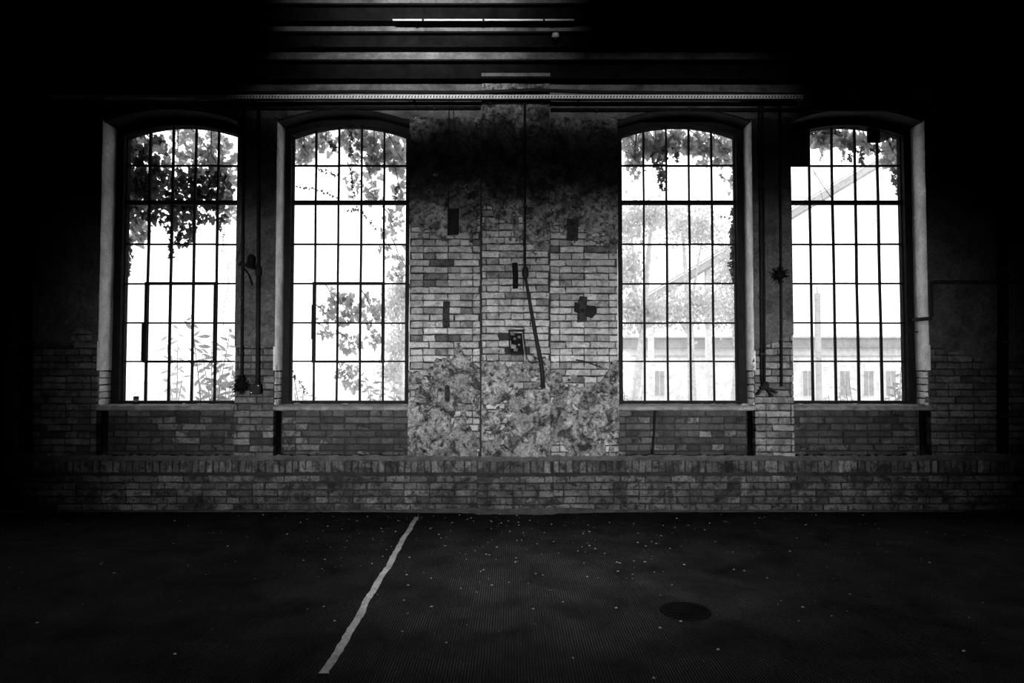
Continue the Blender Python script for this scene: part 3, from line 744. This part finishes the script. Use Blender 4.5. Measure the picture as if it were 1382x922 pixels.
# left pair of pipes on the pier
pipe('pipe', [P(329, 142, -0.03), P(327.5, 330, -0.03), P(326, 515, -0.03)], 0.016, 'iron', 'thin black pipe nearest the ivy-hung window', 'pipe', 5)
o = pipe('pipe', [P(348.5, 142, -0.04), P(348.5, 366, -0.04)], 0.018, 'iron', 'black pipe with swollen coupling running down to a box', 'pipe', 3)
MB().lathe(tuple(P(348.5, 366, -0.04) - Vector((0, 0, 0.06))), [(0.02, 0), (0.034, 0.015), (0.036, 0.09), (0.02, 0.12)], 12).build('coupling', 'iron', o, True)
MB().tube([P(348.5, 366, -0.04), P(347.5, 518, -0.04)], 0.023, 10).build('lower_pipe', 'rubber', o, True)
c = P(347.5, 525, 0); e = empty('junction_box', 'square black junction box at the foot of the left pier pipe', 'junction box'); e.location = (c.x, 0, c.z)
mb = MB(); s = 0.062; k_ = 0.045
mb.prism([(-s, -k_), (-k_, -s), (k_, -s), (s, -k_), (s, k_), (k_, s), (-k_, s), (-s, k_)], -0.075, 0.0).build('body', 'iron', e)
MB().prism([(-0.05, -0.05), (0.05, -0.05), (0.05, 0.05), (-0.05, 0.05)], -0.082, -0.075).build('lid', 'rubber', e)
for sx in (-1, 1): MB().tube([(sx * 0.04, -0.088, 0.04 * sx), (sx * 0.04, -0.08, 0.04 * sx)], 0.006, 6).build('screw', 'galv', e)
# clutter of brackets on that pier
c = P(340, 358, 0); e = empty('pipe_bracket', 'tangled iron bracket clamping the two left pier pipes', 'bracket'); e.location = (c.x, 0, c.z)
MB().box(-0.14, 0.10, -0.05, -0.03, -0.015, 0.015).build('strap', 'iron', e)
MB().prism([(-0.03, -0.02), (0.05, -0.05), (0.05, 0.09), (0.015, 0.12), (-0.02, 0.09)], -0.09, 0.0).build('clamp_block', 'girder', e)
MB().tube([(-0.10, -0.04, -0.02), (-0.02, -0.04, -0.12), (0.02, -0.04, -0.24)], 0.008, 6).build('brace', 'iron', e)
MB().tube([(-0.12, -0.05, 0.03), (-0.02, -0.06, -0.03), (0.07, -0.05, -0.06)], 0.014, 6).build('brace', 'iron', e)
pts = [P(x, y, 0.0 if x > 318 else 0.2) for x, y in ((326, 330), (321, 350), (317.5, 362))] + [P(x, y, 0.3) for x, y in ((309, 382), (303, 410), (300.5, 430), (303, 450), (309, 472))]
pts = [Vector((p.x, -0.02 if i < 3 else p.y, p.z)) for i, p in enumerate(pts)]
pipe('wire', pts, 0.003, 'rubber', 'loose thin wire curving across the ivy-hung window panes', 'wire', n=5)

def tuft(cx, cy, Y, n, r, label, Yout=0.09):
    e = empty('cobweb_tuft', label, 'tuft'); c = P(cx, cy, Y); mb = MB()
    for _ in range(n):
        a = random.uniform(0, 2 * math.pi); q = random.uniform(0.4, 1.0) * r; y1 = -random.uniform(0, Yout)
        d = Vector((math.cos(a) * q, y1, math.sin(a) * q)); m_ = d * 0.5 + Vector((random.uniform(-.02, .02), -0.01, random.uniform(-.02, .02)))
        mb.tube([c, c + m_, c + d], [0.006, 0.005, 0.002], 4, False)
    mb.build('twigs', 'girder', e)
    core = MB().lathe((c.x, c.y - 0.03, c.z - r * 0.5), [(r*0.05, r*0.1), (r*0.25, r*0.25), (r*0.32, r*0.6), (r*0.2, r*0.8), (0.01, r*0.95)], 9).build('core', 'girder', e)
    return e
tuft(327, 520, -0.005, 130, 0.13, 'shaggy dark tuft of dead twigs at the foot of the left pipe')
tuft(1050, 372, -0.005, 90, 0.12, 'dark nest of dead twigs behind the right pier pipe')

# right pair of pipes
pipe('pipe', [P(1025, 140, -0.03), P(1026.5, 330, -0.03), P(1028, 516, -0.03)], 0.014, 'iron', 'left one of the twin black pipes on the right pier', 'pipe', 5)
pipe('pipe', [P(1029.5, 140, -0.03), P(1031, 330, -0.03), P(1032, 516, -0.03)], 0.014, 'iron', 'right one of the twin black pipes on the right pier', 'pipe', 5)
pipe('pipe', [P(1052.5, 142, -0.03), P(1054, 330, -0.03), P(1055, 522, -0.03)], 0.014, 'rubber', 'single thin black pipe ending open beside the last window', 'pipe', 3)
c = P(1031, 521, 0); e = empty('cable_outlet', 'iron cable outlet with splayed cut cable ends on the right pier', 'cable outlet'); e.location = (c.x, 0, c.z)
MB().lathe((0, -0.04, -0.04), [(0.02, 0), (0.04, 0.01), (0.045, 0.06), (0.03, 0.09)], 12).build('body', 'iron', e, True)
for d in ((-0.10, -0.07, -0.10), (0.12, -0.07, -0.08), (0.07, -0.09, -0.125), (-0.06, -0.05, -0.02)):
    MB().tube([(0, -0.045, -0.02), (d[0] * 0.5, -0.06, d[2] * 0.4), d], 0.013, 7).build('cable_end', 'rubber', e, True)

# conduit on the right field
z = P(1300, 381, -0.03).z
xe = P(1256, 381, -0.03).x
pts = [(7.8, -0.03, z), (xe + 0.06, -0.03, z), (xe + 0.02, -0.03, z - 0.01), (xe, -0.03, z - 0.05), (xe, -0.03, P(1254, 426, -0.03).z), (xe - 0.01, -0.02, P(1254, 430, -0.03).z), (xe - 0.05, 0.06, P(1254, 430, -0.03).z), (xe - 0.06, 0.24, P(1254, 430, 0.0).z)]
pipe('conduit', pts, 0.022, 'galv' if False else 'rust', 'bent conduit turning from the right field into the last window reveal', 'conduit', n=10)
c = P(1237, 448, 0.2)
tag(MB().tube([(4.889, 0.2, c.z), (4.80, 0.22, c.z - 0.005), (4.79, 0.25, c.z + 0.03)], 0.008, 6).build('iron_hook', 'rust'), 'small iron hook in the reveal of the last window', 'hook')
pipe('downpipe', [P(1355, 119, -0.075), P(1355, 612, -0.075)], 0.045, 'girder', 'thick black vertical downpipe near the right picture edge', 'downpipe', 5, n=12)
pipe('downpipe', [P(33, 119, -0.08), P(33, 612, -0.08)], 0.055, 'girder', 'thick black vertical downpipe near the left picture edge', 'downpipe', 5, n=12)
# rod leaning in the third spandrel
pipe('iron_rod', [P(884, 553, 0.10), P(883, 585, 0.085), P(881, 614, 0.06)], 0.012, 'iron', 'thin iron rod leaning on the bricks under the third window', 'rod')
# things on sills
c = P(186.5, 540, 0.30); can = empty('tin_can', 'small dark tin can on the sill of the ivy-hung window', 'can'); can.location = (c.x, 0.255, SILL + 0.008)
MB().lathe((0, 0, 0), [(0.028, 0), (0.03, 0.004), (0.03, 0.086), (0.032, 0.09), (0.028, 0.092), (0.027, 0.08)], 14).build('body', 'rust', can, True)
MB().lathe((0, 0, 0.03), [(0.0308, 0), (0.0308, 0.03)], 14).build('paper_band', 'sill', can, True)
def stone(c, s, label):
    rr = [random.uniform(0.7, 1.1) for _ in range(10)]
    mb = MB(); vs = [(c[0] + s * rr[k] * math.cos(k * 1.257), c[1] + 0.5 * s * rr[k] * math.sin(k * 1.257), c[2]) for k in range(5)]
    vs += [(c[0] + 0.7 * s * rr[k + 5] * math.cos(k * 1.257), c[1] + 0.35 * s * rr[k + 5] * math.sin(k * 1.257), c[2] + s * 0.4 * rr[k]) for k in range(5)]
    fs = [(k, (k+1) % 5, (k+1) % 5 + 5, k + 5) for k in range(5)] + [(5, 6, 7, 8, 9), (4, 3, 2, 1, 0)]
    return tag(mb.add(vs, fs).build('mortar_lump', 'rubble'), label, 'mortar lump')
p = P(401, 543, 0.16); stone((p.x, 0.16, SILL + 0.004), 0.06, 'pale mortar lump on the left end of the second sill')
p = P(545, 543, 0.06); stone((p.x, 0.06, SILL), 0.05, 'pale mortar lump on the right end of the second sill')
p = P(1008, 543, 0.06); stone((p.x - 0.03, 0.05, SILL), 0.06, 'pale mortar lump on the right end of the third sill')
p = P(1250, 547, 0.03); stone((p.x - 0.06, 0.03, SILL), 0.06, 'pale mortar lump on the right end of the last sill')
pipe('wire', [P(1097, 229, 0.31), P(1108, 247, 0.31), P(1124, 270, 0.31)], 0.004, 'rubber', 'slanting wire across an upper pane of the last window', 'wire', n=5)
pipe('wire', [P(1099, 233, 0.305), P(1105, 250, 0.305), P(1111, 271, 0.305)], 0.0025, 'rubber', 'thinner slanting wire beside the first in the last window', 'wire', n=5)

# ------------------------------------------------------------------ outside
tag(MB().box(-60, 60, THICK, 90, -0.5, -0.3).build('ground', 'yard'), 'pale yard outside the windows', 'ground', None, 'structure')
LEAF = [(0, 0), (0.30, -0.22), (0.55, 0.02), (0.42, 0.30), (0.28, 0.42), (0.26, 0.70), (0, 1.0), (-0.26, 0.70), (-0.28, 0.42), (-0.42, 0.30), (-0.55, 0.02), (-0.30, -0.22)]
LEAF_T = [(0, 0), (0.13, 0.25), (0.16, 0.5), (0.08, 0.8), (0, 1.0), (-0.08, 0.8), (-0.16, 0.5), (-0.13, 0.25)]
def leaf_fan(shape, fold=0.12):
    vs = [(x, fold * abs(x), z) for x, z in shape]; n = len(vs)
    half = [i for i, (x, z) in enumerate(shape) if x >= 0]; mid = [i for i, (x, z) in enumerate(shape) if x == 0]
    top = mid[-1]
    return vs, [tuple(range(0, top + 1)), (0,) + tuple(range(top, n))]
def leaf_me(name, shape, mat):
    vs, fs = leaf_fan(shape); me = bpy.data.meshes.new(name); me.from_pydata(vs, [], fs); me.update(); me.materials.append(M[mat]); return me
LM = {m: leaf_me('leaf', LEAF, m) for m in ('ivy', 'ivy_dark')}
LV, LF = leaf_fan(LEAF); LV = np.array(LV)
TV, TF = leaf_fan(LEAF_T); TV = np.array(TV)
def rand_rot(droop=True):
    return Matrix.Rotation(random.gauss(0, 0.5), 3, 'Z') @ Matrix.Rotation(random.gauss(0.2, 0.4), 3, 'X') @ Matrix.Rotation((math.pi if droop else 0) + random.gauss(0, 0.7), 3, 'Y')
def ivy(label, blobs, strands, nobj=90):
    e = empty('ivy_vine', label, 'ivy', 'ivy on the outer wall'); leaves = []; stems = MB()
    for (cx, cy, rx, ry, n, sz, mt) in blobs:
        for _ in range(n):
            while True:
                u, v = random.uniform(-1, 1), random.uniform(-1, 1)
                if u * u + v * v <= 1: break
            Y = random.uniform(0.66, 0.9); leaves.append((P(cx + u * rx, cy + v * ry, Y), sz * random.uniform(0.65, 1.25), mt))
        # a branch under each cluster
        p0 = P(cx - rx * 0.8, cy - ry, 0.72); p1 = P(cx, cy, 0.70); p2 = P(cx + rx * 0.7, cy + ry * 0.6, 0.68)
        stems.tube([p0, p0.lerp(p1, 0.5) + Vector((0, 0, 0.03)), p1, p1.lerp(p2, 0.5) + Vector((0.02, 0, -0.02)), p2], [0.007, 0.006, 0.005, 0.004, 0.003], 5)
    for (cx, cy, rx, ry, n, sz, mt) in blobs[:4]:             # runners that cling to the outer wall above the opening
        q = P(cx, cy - ry, 0.72); stems.tube([(q.x - 0.1, THICK + 0.004, 5.3), (q.x + 0.05, THICK + 0.006, 4.95), q, P(cx, cy, 0.70)], [0.014, 0.012, 0.009, 0.006], 5)
    for (pts, n, sz, mt) in strands:
        W_ = [P(x, y, 0.66) for x, y in pts]; stems.tube(W_, 0.0025, 4)
        for i in range(n):
            t = (i + 0.5) / n * (len(W_) - 1); q = min(int(t), len(W_) - 2); p = W_[q].lerp(W_[q+1], t - q)
            leaves.append((p + Vector((random.uniform(-.02, .02), random.uniform(-.03, .03), random.uniform(-.015, .015))), sz * random.uniform(0.6, 1.3), mt))
    leaves.sort(key=lambda t: -t[1]); rest = {'ivy': MB(), 'ivy_dark': MB()}
    for n, (p, s, mt) in enumerate(leaves):
        R = rand_rot()
        if n < nobj:
            o = link('leaf', LM[mt], e, p); o.rotation_euler = R.to_euler(); o.scale = (s, s, s)
        else:
            A = (np.array(R) @ (LV * s).T).T + np.array(p); rest[mt].add(A.tolist(), LF)
    for mt, mb in rest.items():
        if mb.v: o = mb.build('foliage', mt, e); o['kind'] = 'stuff'
    stems.build('stem', 'bark', e)
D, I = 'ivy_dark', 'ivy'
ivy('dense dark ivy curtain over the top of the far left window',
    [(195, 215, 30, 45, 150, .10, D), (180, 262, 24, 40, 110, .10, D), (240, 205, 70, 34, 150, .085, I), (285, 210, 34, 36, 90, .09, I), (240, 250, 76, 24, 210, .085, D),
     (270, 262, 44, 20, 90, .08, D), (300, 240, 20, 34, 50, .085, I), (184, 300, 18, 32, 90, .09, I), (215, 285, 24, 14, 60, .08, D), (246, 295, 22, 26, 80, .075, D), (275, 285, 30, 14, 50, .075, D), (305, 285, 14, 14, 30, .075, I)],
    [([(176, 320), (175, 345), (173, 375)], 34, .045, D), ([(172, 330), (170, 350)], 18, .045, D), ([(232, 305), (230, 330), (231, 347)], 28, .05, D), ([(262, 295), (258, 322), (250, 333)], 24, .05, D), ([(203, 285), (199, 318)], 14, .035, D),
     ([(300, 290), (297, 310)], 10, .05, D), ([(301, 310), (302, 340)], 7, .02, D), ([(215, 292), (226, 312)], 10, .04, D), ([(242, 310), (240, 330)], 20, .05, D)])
ivy('grey ivy sprays hanging in the second window',
    [(410, 200, 16, 24, 70, .09, I), (440, 190, 16, 18, 40, .085, I), (475, 185, 20, 18, 60, .09, I), (505, 195, 24, 22, 80, .095, I), (535, 205, 16, 26, 60, .095, I), (478, 215, 10, 10, 12, .07, I), (505, 218, 14, 10, 18, .09, I),
     (476, 245, 9, 26, 34, .05, I), (500, 240, 14, 30, 18, .085, I), (538, 250, 8, 32, 30, .09, I), (505, 266, 14, 6, 10, .09, I), (530, 300, 18, 22, 22, .075, I), (538, 345, 12, 24, 16, .075, I), (520, 330, 8, 22, 9, .07, I),
     (465, 415, 24, 22, 52, .085, I), (440, 425, 18, 14, 12, .085, I), (500, 415, 16, 24, 34, .075, I), (440, 447, 14, 10, 12, .07, I), (472, 462, 18, 12, 28, .08, I), (505, 458, 10, 14, 14, .075, I), (462, 505, 8, 18, 14, .06, I), (476, 515, 12, 10, 12, .085, I), (475, 500, 12, 8, 8, .08, I), (536, 372, 10, 8, 10, .07, I), (447, 400, 10, 16, 8, .07, I)],
    [([(397, 251), (424, 255), (455, 267)], 20, .03, D), ([(427, 228), (445, 232), (456, 238)], 14, .03, D), ([(474, 225), (477, 275)], 26, .03, D), ([(536, 250), (533, 270)], 14, .03, D), ([(470, 285), (482, 280), (510, 308)], 18, .03, D),
     ([(446, 190), (452, 202)], 10, .05, D), ([(473, 175), (474, 210)], 14, .04, D), ([(392, 500), (415, 530)], 14, .03, D)])
ivy('ivy fringe along the top of the third window',
    [(858, 195, 18, 16, 70, .09, I), (856, 215, 16, 10, 26, .08, I), (885, 192, 18, 18, 80, .09, I), (915, 190, 18, 14, 60, .09, I), (945, 192, 18, 16, 60, .09, I), (975, 200, 18, 22, 80, .09, I), (890, 210, 10, 14, 24, .07, D), (858, 230, 12, 12, 14, .07, I), (912, 205, 6, 10, 10, .05, D),
     (893, 238, 5, 14, 26, .045, D), (952, 212, 10, 12, 16, .07, I)],
    [([(893, 225), (892, 245), (895, 257)], 16, .05, D), ([(914, 205), (914, 217)], 10, .04, D), ([(991, 280), (990, 330), (991, 378)], 60, .06, D), ([(992, 300), (989, 340), (990, 370)], 40, .06, D), ([(970, 235), (978, 242), (992, 246)], 10, .035, I), ([(988, 225), (986, 260)], 8, .05, I), ([(974, 292), (990, 295)], 6, .03, D)])
ivy('thin ivy fringe along the top of the last window',
    [(1108, 190, 14, 12, 60, .09, I), (1140, 186, 16, 10, 60, .09, I), (1165, 190, 8, 14, 26, .08, I), (1205, 205, 14, 22, 70, .095, I), (1180, 200, 14, 6, 20, .06, I), (1150, 200, 6, 5, 12, .06, D), (1163, 210, 5, 12, 14, .05, D), (1210, 240, 6, 14, 24, .05, D), (1110, 178, 30, 5, 40, .08, D), (1195, 180, 20, 5, 40, .08, D)],
    [([(1136, 200), (1139, 215)], 14, .035, I), ([(1148, 205), (1146, 218)], 14, .035, D), ([(1163, 200), (1164, 222)], 14, .035, D), ([(1205, 225), (1212, 262)], 20, .04, D), ([(1172, 200), (1190, 205)], 12, .035, D), ([(1113, 205), (1106, 215)], 6, .03, I)])

# shrubs close to the glass
def shrub(name, label, base, tips, mat, bark, lsz, nl, group='shrubs outside the windows'):
    e = empty(name, label, 'shrub', group); st = MB(); fo = MB(); base = Vector((base.x, base.y, -0.3))
    for t in tips:
        m_ = base.lerp(t, 0.62) + Vector((random.uniform(-.08, .08), 0, 0.10)); st.tube([base, m_, t], [0.014, 0.009, 0.004], 5)
        for k in range(nl):
            f = 0.25 + 0.75 * (k + 0.5) / nl; p = base.lerp(m_, f * 2) if f < 0.5 else m_.lerp(t, f * 2 - 1)
            sd = -1 if k % 2 else 1
            R = Matrix.Rotation(random.gauss(0, 0.35), 3, 'Z') @ Matrix.Rotation(random.gauss(0, 0.4), 3, 'X') @ Matrix.Rotation(sd * random.uniform(0.7, 2.7), 3, 'Y')
            A = (np.array(R) @ (TV * lsz * random.uniform(0.7, 1.2)).T).T + np.array(p); fo.add(A.tolist(), TF)
    st.build('stem', bark, e); o = fo.build('foliage', mat, e); o['kind'] = 'stuff'
shrub('sumac_shrub', 'feathery sumac shrub outside the lower right panes of the far left window', P(285, 620, 1.8),
      [P(258, 425, 1.7), P(270, 460, 2.0), P(285, 450, 1.6), P(300, 470, 1.9), P(312, 440, 1.7), P(315, 490, 1.8), P(290, 510, 1.6), P(268, 510, 2.1), P(305, 515, 1.7), P(318, 520, 1.8)], 'leaf_mid', 'bark_pale', 0.16, 16)
shrub('sumac_shrub', 'small pale shrub outside the bottom middle panes of the far left window', P(235, 620, 3.0), [P(225, 450, 3), P(240, 440, 3.2), P(248, 500, 2.8), P(228, 510, 3.1)], 'leaf_pale', 'bark_pale', 0.15, 14)
shrub('sumac_shrub', 'pale bush at the bottom right of the second window', P(520, 600, 2.2), [P(490, 500, 2.1), P(500, 520, 2.4), P(515, 500, 2.2), P(530, 480, 2.3), P(545, 500, 2.1), P(538, 525, 2.2), P(512, 530, 2.0)], 'leaf_mid', 'bark_pale', 0.13, 14)
shrub('sumac_shrub', 'low pale weeds at the bottom left of the second window', P(405, 600, 2.0), [P(396, 505, 2.0), P(410, 520, 2.2), P(425, 530, 2.0), P(398, 530, 2.1)], 'leaf_pale', 'bark_pale', 0.08, 12)
shrub('sumac_shrub', 'pale weeds at the bottom left of the third window', P(850, 600, 2.4), [P(846, 500, 2.4), P(858, 510, 2.6), P(868, 520, 2.3), P(843, 525, 2.5)], 'leaf_pale', 'bark_pale', 0.10, 12)
shrub('sumac_shrub', 'leafy plant at the bottom right corner of the last window', P(1214, 590, 2.2), [P(1205, 515, 2.1), P(1216, 495, 2.3), P(1200, 530, 2.2), P(1212, 530, 2.0), P(1219, 510, 2.2)], 'leaf_mid', 'bark_pale', 0.12, 13)
shrub('sumac_shrub', 'small pale sprig at the bottom middle of the last window', P(1145, 590, 2.4), [P(1140, 520, 2.4), P(1146, 512, 2.5), P(1133, 530, 2.3), P(1118, 533, 2.3)], 'leaf_pale', 'bark_pale', 0.10, 10)

# trees across the yard
def tree(label, base, blobs, n, lsz, mat='leaf_pale'):
    e = empty('tree', label, 'tree', 'trees across the yard'); tr = MB(); fo = MB(); base = Vector((base.x, base.y, -0.3))
    top = max((b[0] for b in blobs), key=lambda p: p.z)
    tr.tube([base, base.lerp(top, 0.5) + Vector((0.1, 0, 0)), top], [0.16, 0.10, 0.03], 8)
    for c, rx, rz in blobs:
        s = base.lerp(top, 0.45); tr.tube([s, s.lerp(c, 0.6) + Vector((0, 0, 0.2)), c], [0.06, 0.04, 0.015], 6)
        for _ in range(n):
            u = Vector((random.gauss(0, 0.5), random.gauss(0, 0.5), random.gauss(0, 0.5)))
            p = c + Vector((u.x * rx, u.y * rx, u.z * rz)); R = rand_rot()
            A = (np.array(R) @ (TV * lsz * random.uniform(0.7, 1.3) * np.array([2, 1, 1])).T).T + np.array(p); fo.add(A.tolist(), TF)
    tr.build('trunk', 'bark_pale', e); o = fo.build('foliage', mat, e); o['kind'] = 'stuff'
tree('pale leafy tree behind the upper left of the third window', P(850, 560, 13), [(P(850, 300, 13), 0.55, 0.7), (P(880, 290, 13), 0.6, 0.4), (P(848, 360, 13), 0.5, 0.7), (P(852, 420, 13), 0.45, 0.6), (P(880, 420, 13), 0.5, 0.4)], 420, 0.13)
tree('pale leafy tree behind the middle of the third window', P(935, 560, 15), [(P(920, 300, 15), 0.8, 0.6), (P(950, 310, 15), 0.7, 0.6), (P(925, 410, 15), 0.9, 0.6), (P(955, 415, 15), 0.8, 0.6), (P(900, 420, 15), 0.6, 0.5)], 420, 0.13)
tree('pale leafy tree behind the right edge of the third window', P(990, 560, 16), [(P(985, 370, 16), 0.6, 0.7), (P(982, 415, 16), 0.6, 0.6), (P(995, 340, 16), 0.5, 0.6)], 380, 0.13)
tree('pale tree behind the right column of the second window', P(540, 560, 12), [(P(535, 415, 12), 0.4, 0.5), (P(540, 465, 12), 0.45, 0.5), (P(530, 500, 12), 0.4, 0.4), (P(545, 390, 12), 0.3, 0.3)], 420, 0.11)

# sloping conveyor bridge and its props
br = empty('conveyor_bridge', 'pale sloping conveyor bridge rising across the third and last windows', 'bridge')
a, b = P(868, 407, 18), P(1230, 192, 18); d = (b - a).normalized(); nrm = Vector((-d.z, 0, d.x))
def slab(o0, o1, y0, y1, nm):
    vs = [];
    for yy in (y0, y1):
        for q, o in ((a, o0), (b, o0), (b, o1), (a, o1)): v = q + nrm * o; vs.append((v.x, yy, v.z))
    MB().add(vs, [(0,1,2,3), (7,6,5,4), (0,4,5,1), (1,5,6,2), (2,6,7,3), (3,7,4,0)]).build(nm, 'steel_far', br)
slab(-0.14, 0.10, 17.6, 18.4, 'trough'); slab(0.14, 0.19, 17.55, 17.62, 'handrail'); slab(-0.22, -0.14, 17.8, 18.2, 'rail_beam')
for px in (878, 955):
    t_ = P(px, 398 if px == 878 else 352, 18); g_ = P(px, 640, 18)
    MB().box(t_.x - 0.10, t_.x + 0.10, 17.9, 18.1, -0.3, t_.z).build('support', 'pale_wall', br)
p = P(1103, 396, 16)
po = empty('yard_post', 'tall pale concrete post standing outside the last window', 'post'); po.location = (p.x, 16, -0.3)
MB().box(-0.075, 0.075, -0.075, 0.075, 0, p.z + 0.3).build('shaft', 'steel_far', po); MB().box(-0.02, 0.02, -0.02, 0.02, p.z + 0.3, p.z + 0.55).build('spike', 'steel_far', po)

# long low building at the back of the yard
bl = empty('low_building', 'long low pale building with a flat grey roof behind the yard', 'building')
YB = 32; xa, xb = P(845, 460, YB).x, P(1300, 460, YB).x
zr0, zr1 = P(900, 470, YB).z, P(900, 457, YB).z
MB().box(xa, xb, YB, YB + 8, -0.3, zr0).build('wall', 'pale_wall', bl)
rf = MB().box(xa - 0.3, xb + 0.3, YB - 0.5, YB + 8.5, zr0, zr1).build('roof', 'roof_far', bl)
MB().box(xa - 0.4, xb + 0.4, YB - 0.62, YB - 0.5, zr1, zr1 + 0.10).build('gutter', 'steel_far', rf)
zz = P(900, 481, YB).z; MB().box(xa, xb, YB - 0.05, YB, zz - 0.05, zz + 0.05).build('string_course', 'steel_far', bl)
for px in (890, 1090, 1140, 1172, 1202):
    q0, q1 = P(px - 7, 535, YB), P(px + 7, 500, YB)
    f = MB().box(q0.x, q1.x, YB - 0.04, YB + 0.02, q0.z, q1.z).build('window_frame', 'pale_wall', bl)
    xm = (q0.x + q1.x) / 2
    for c0, c1 in ((q0.x + 0.04, xm - 0.02), (xm + 0.02, q1.x - 0.04)): MB().box(c0, c1, YB - 0.05, YB - 0.03, q0.z + 0.04, q1.z - 0.04).build('pane', 'pane_far', f)
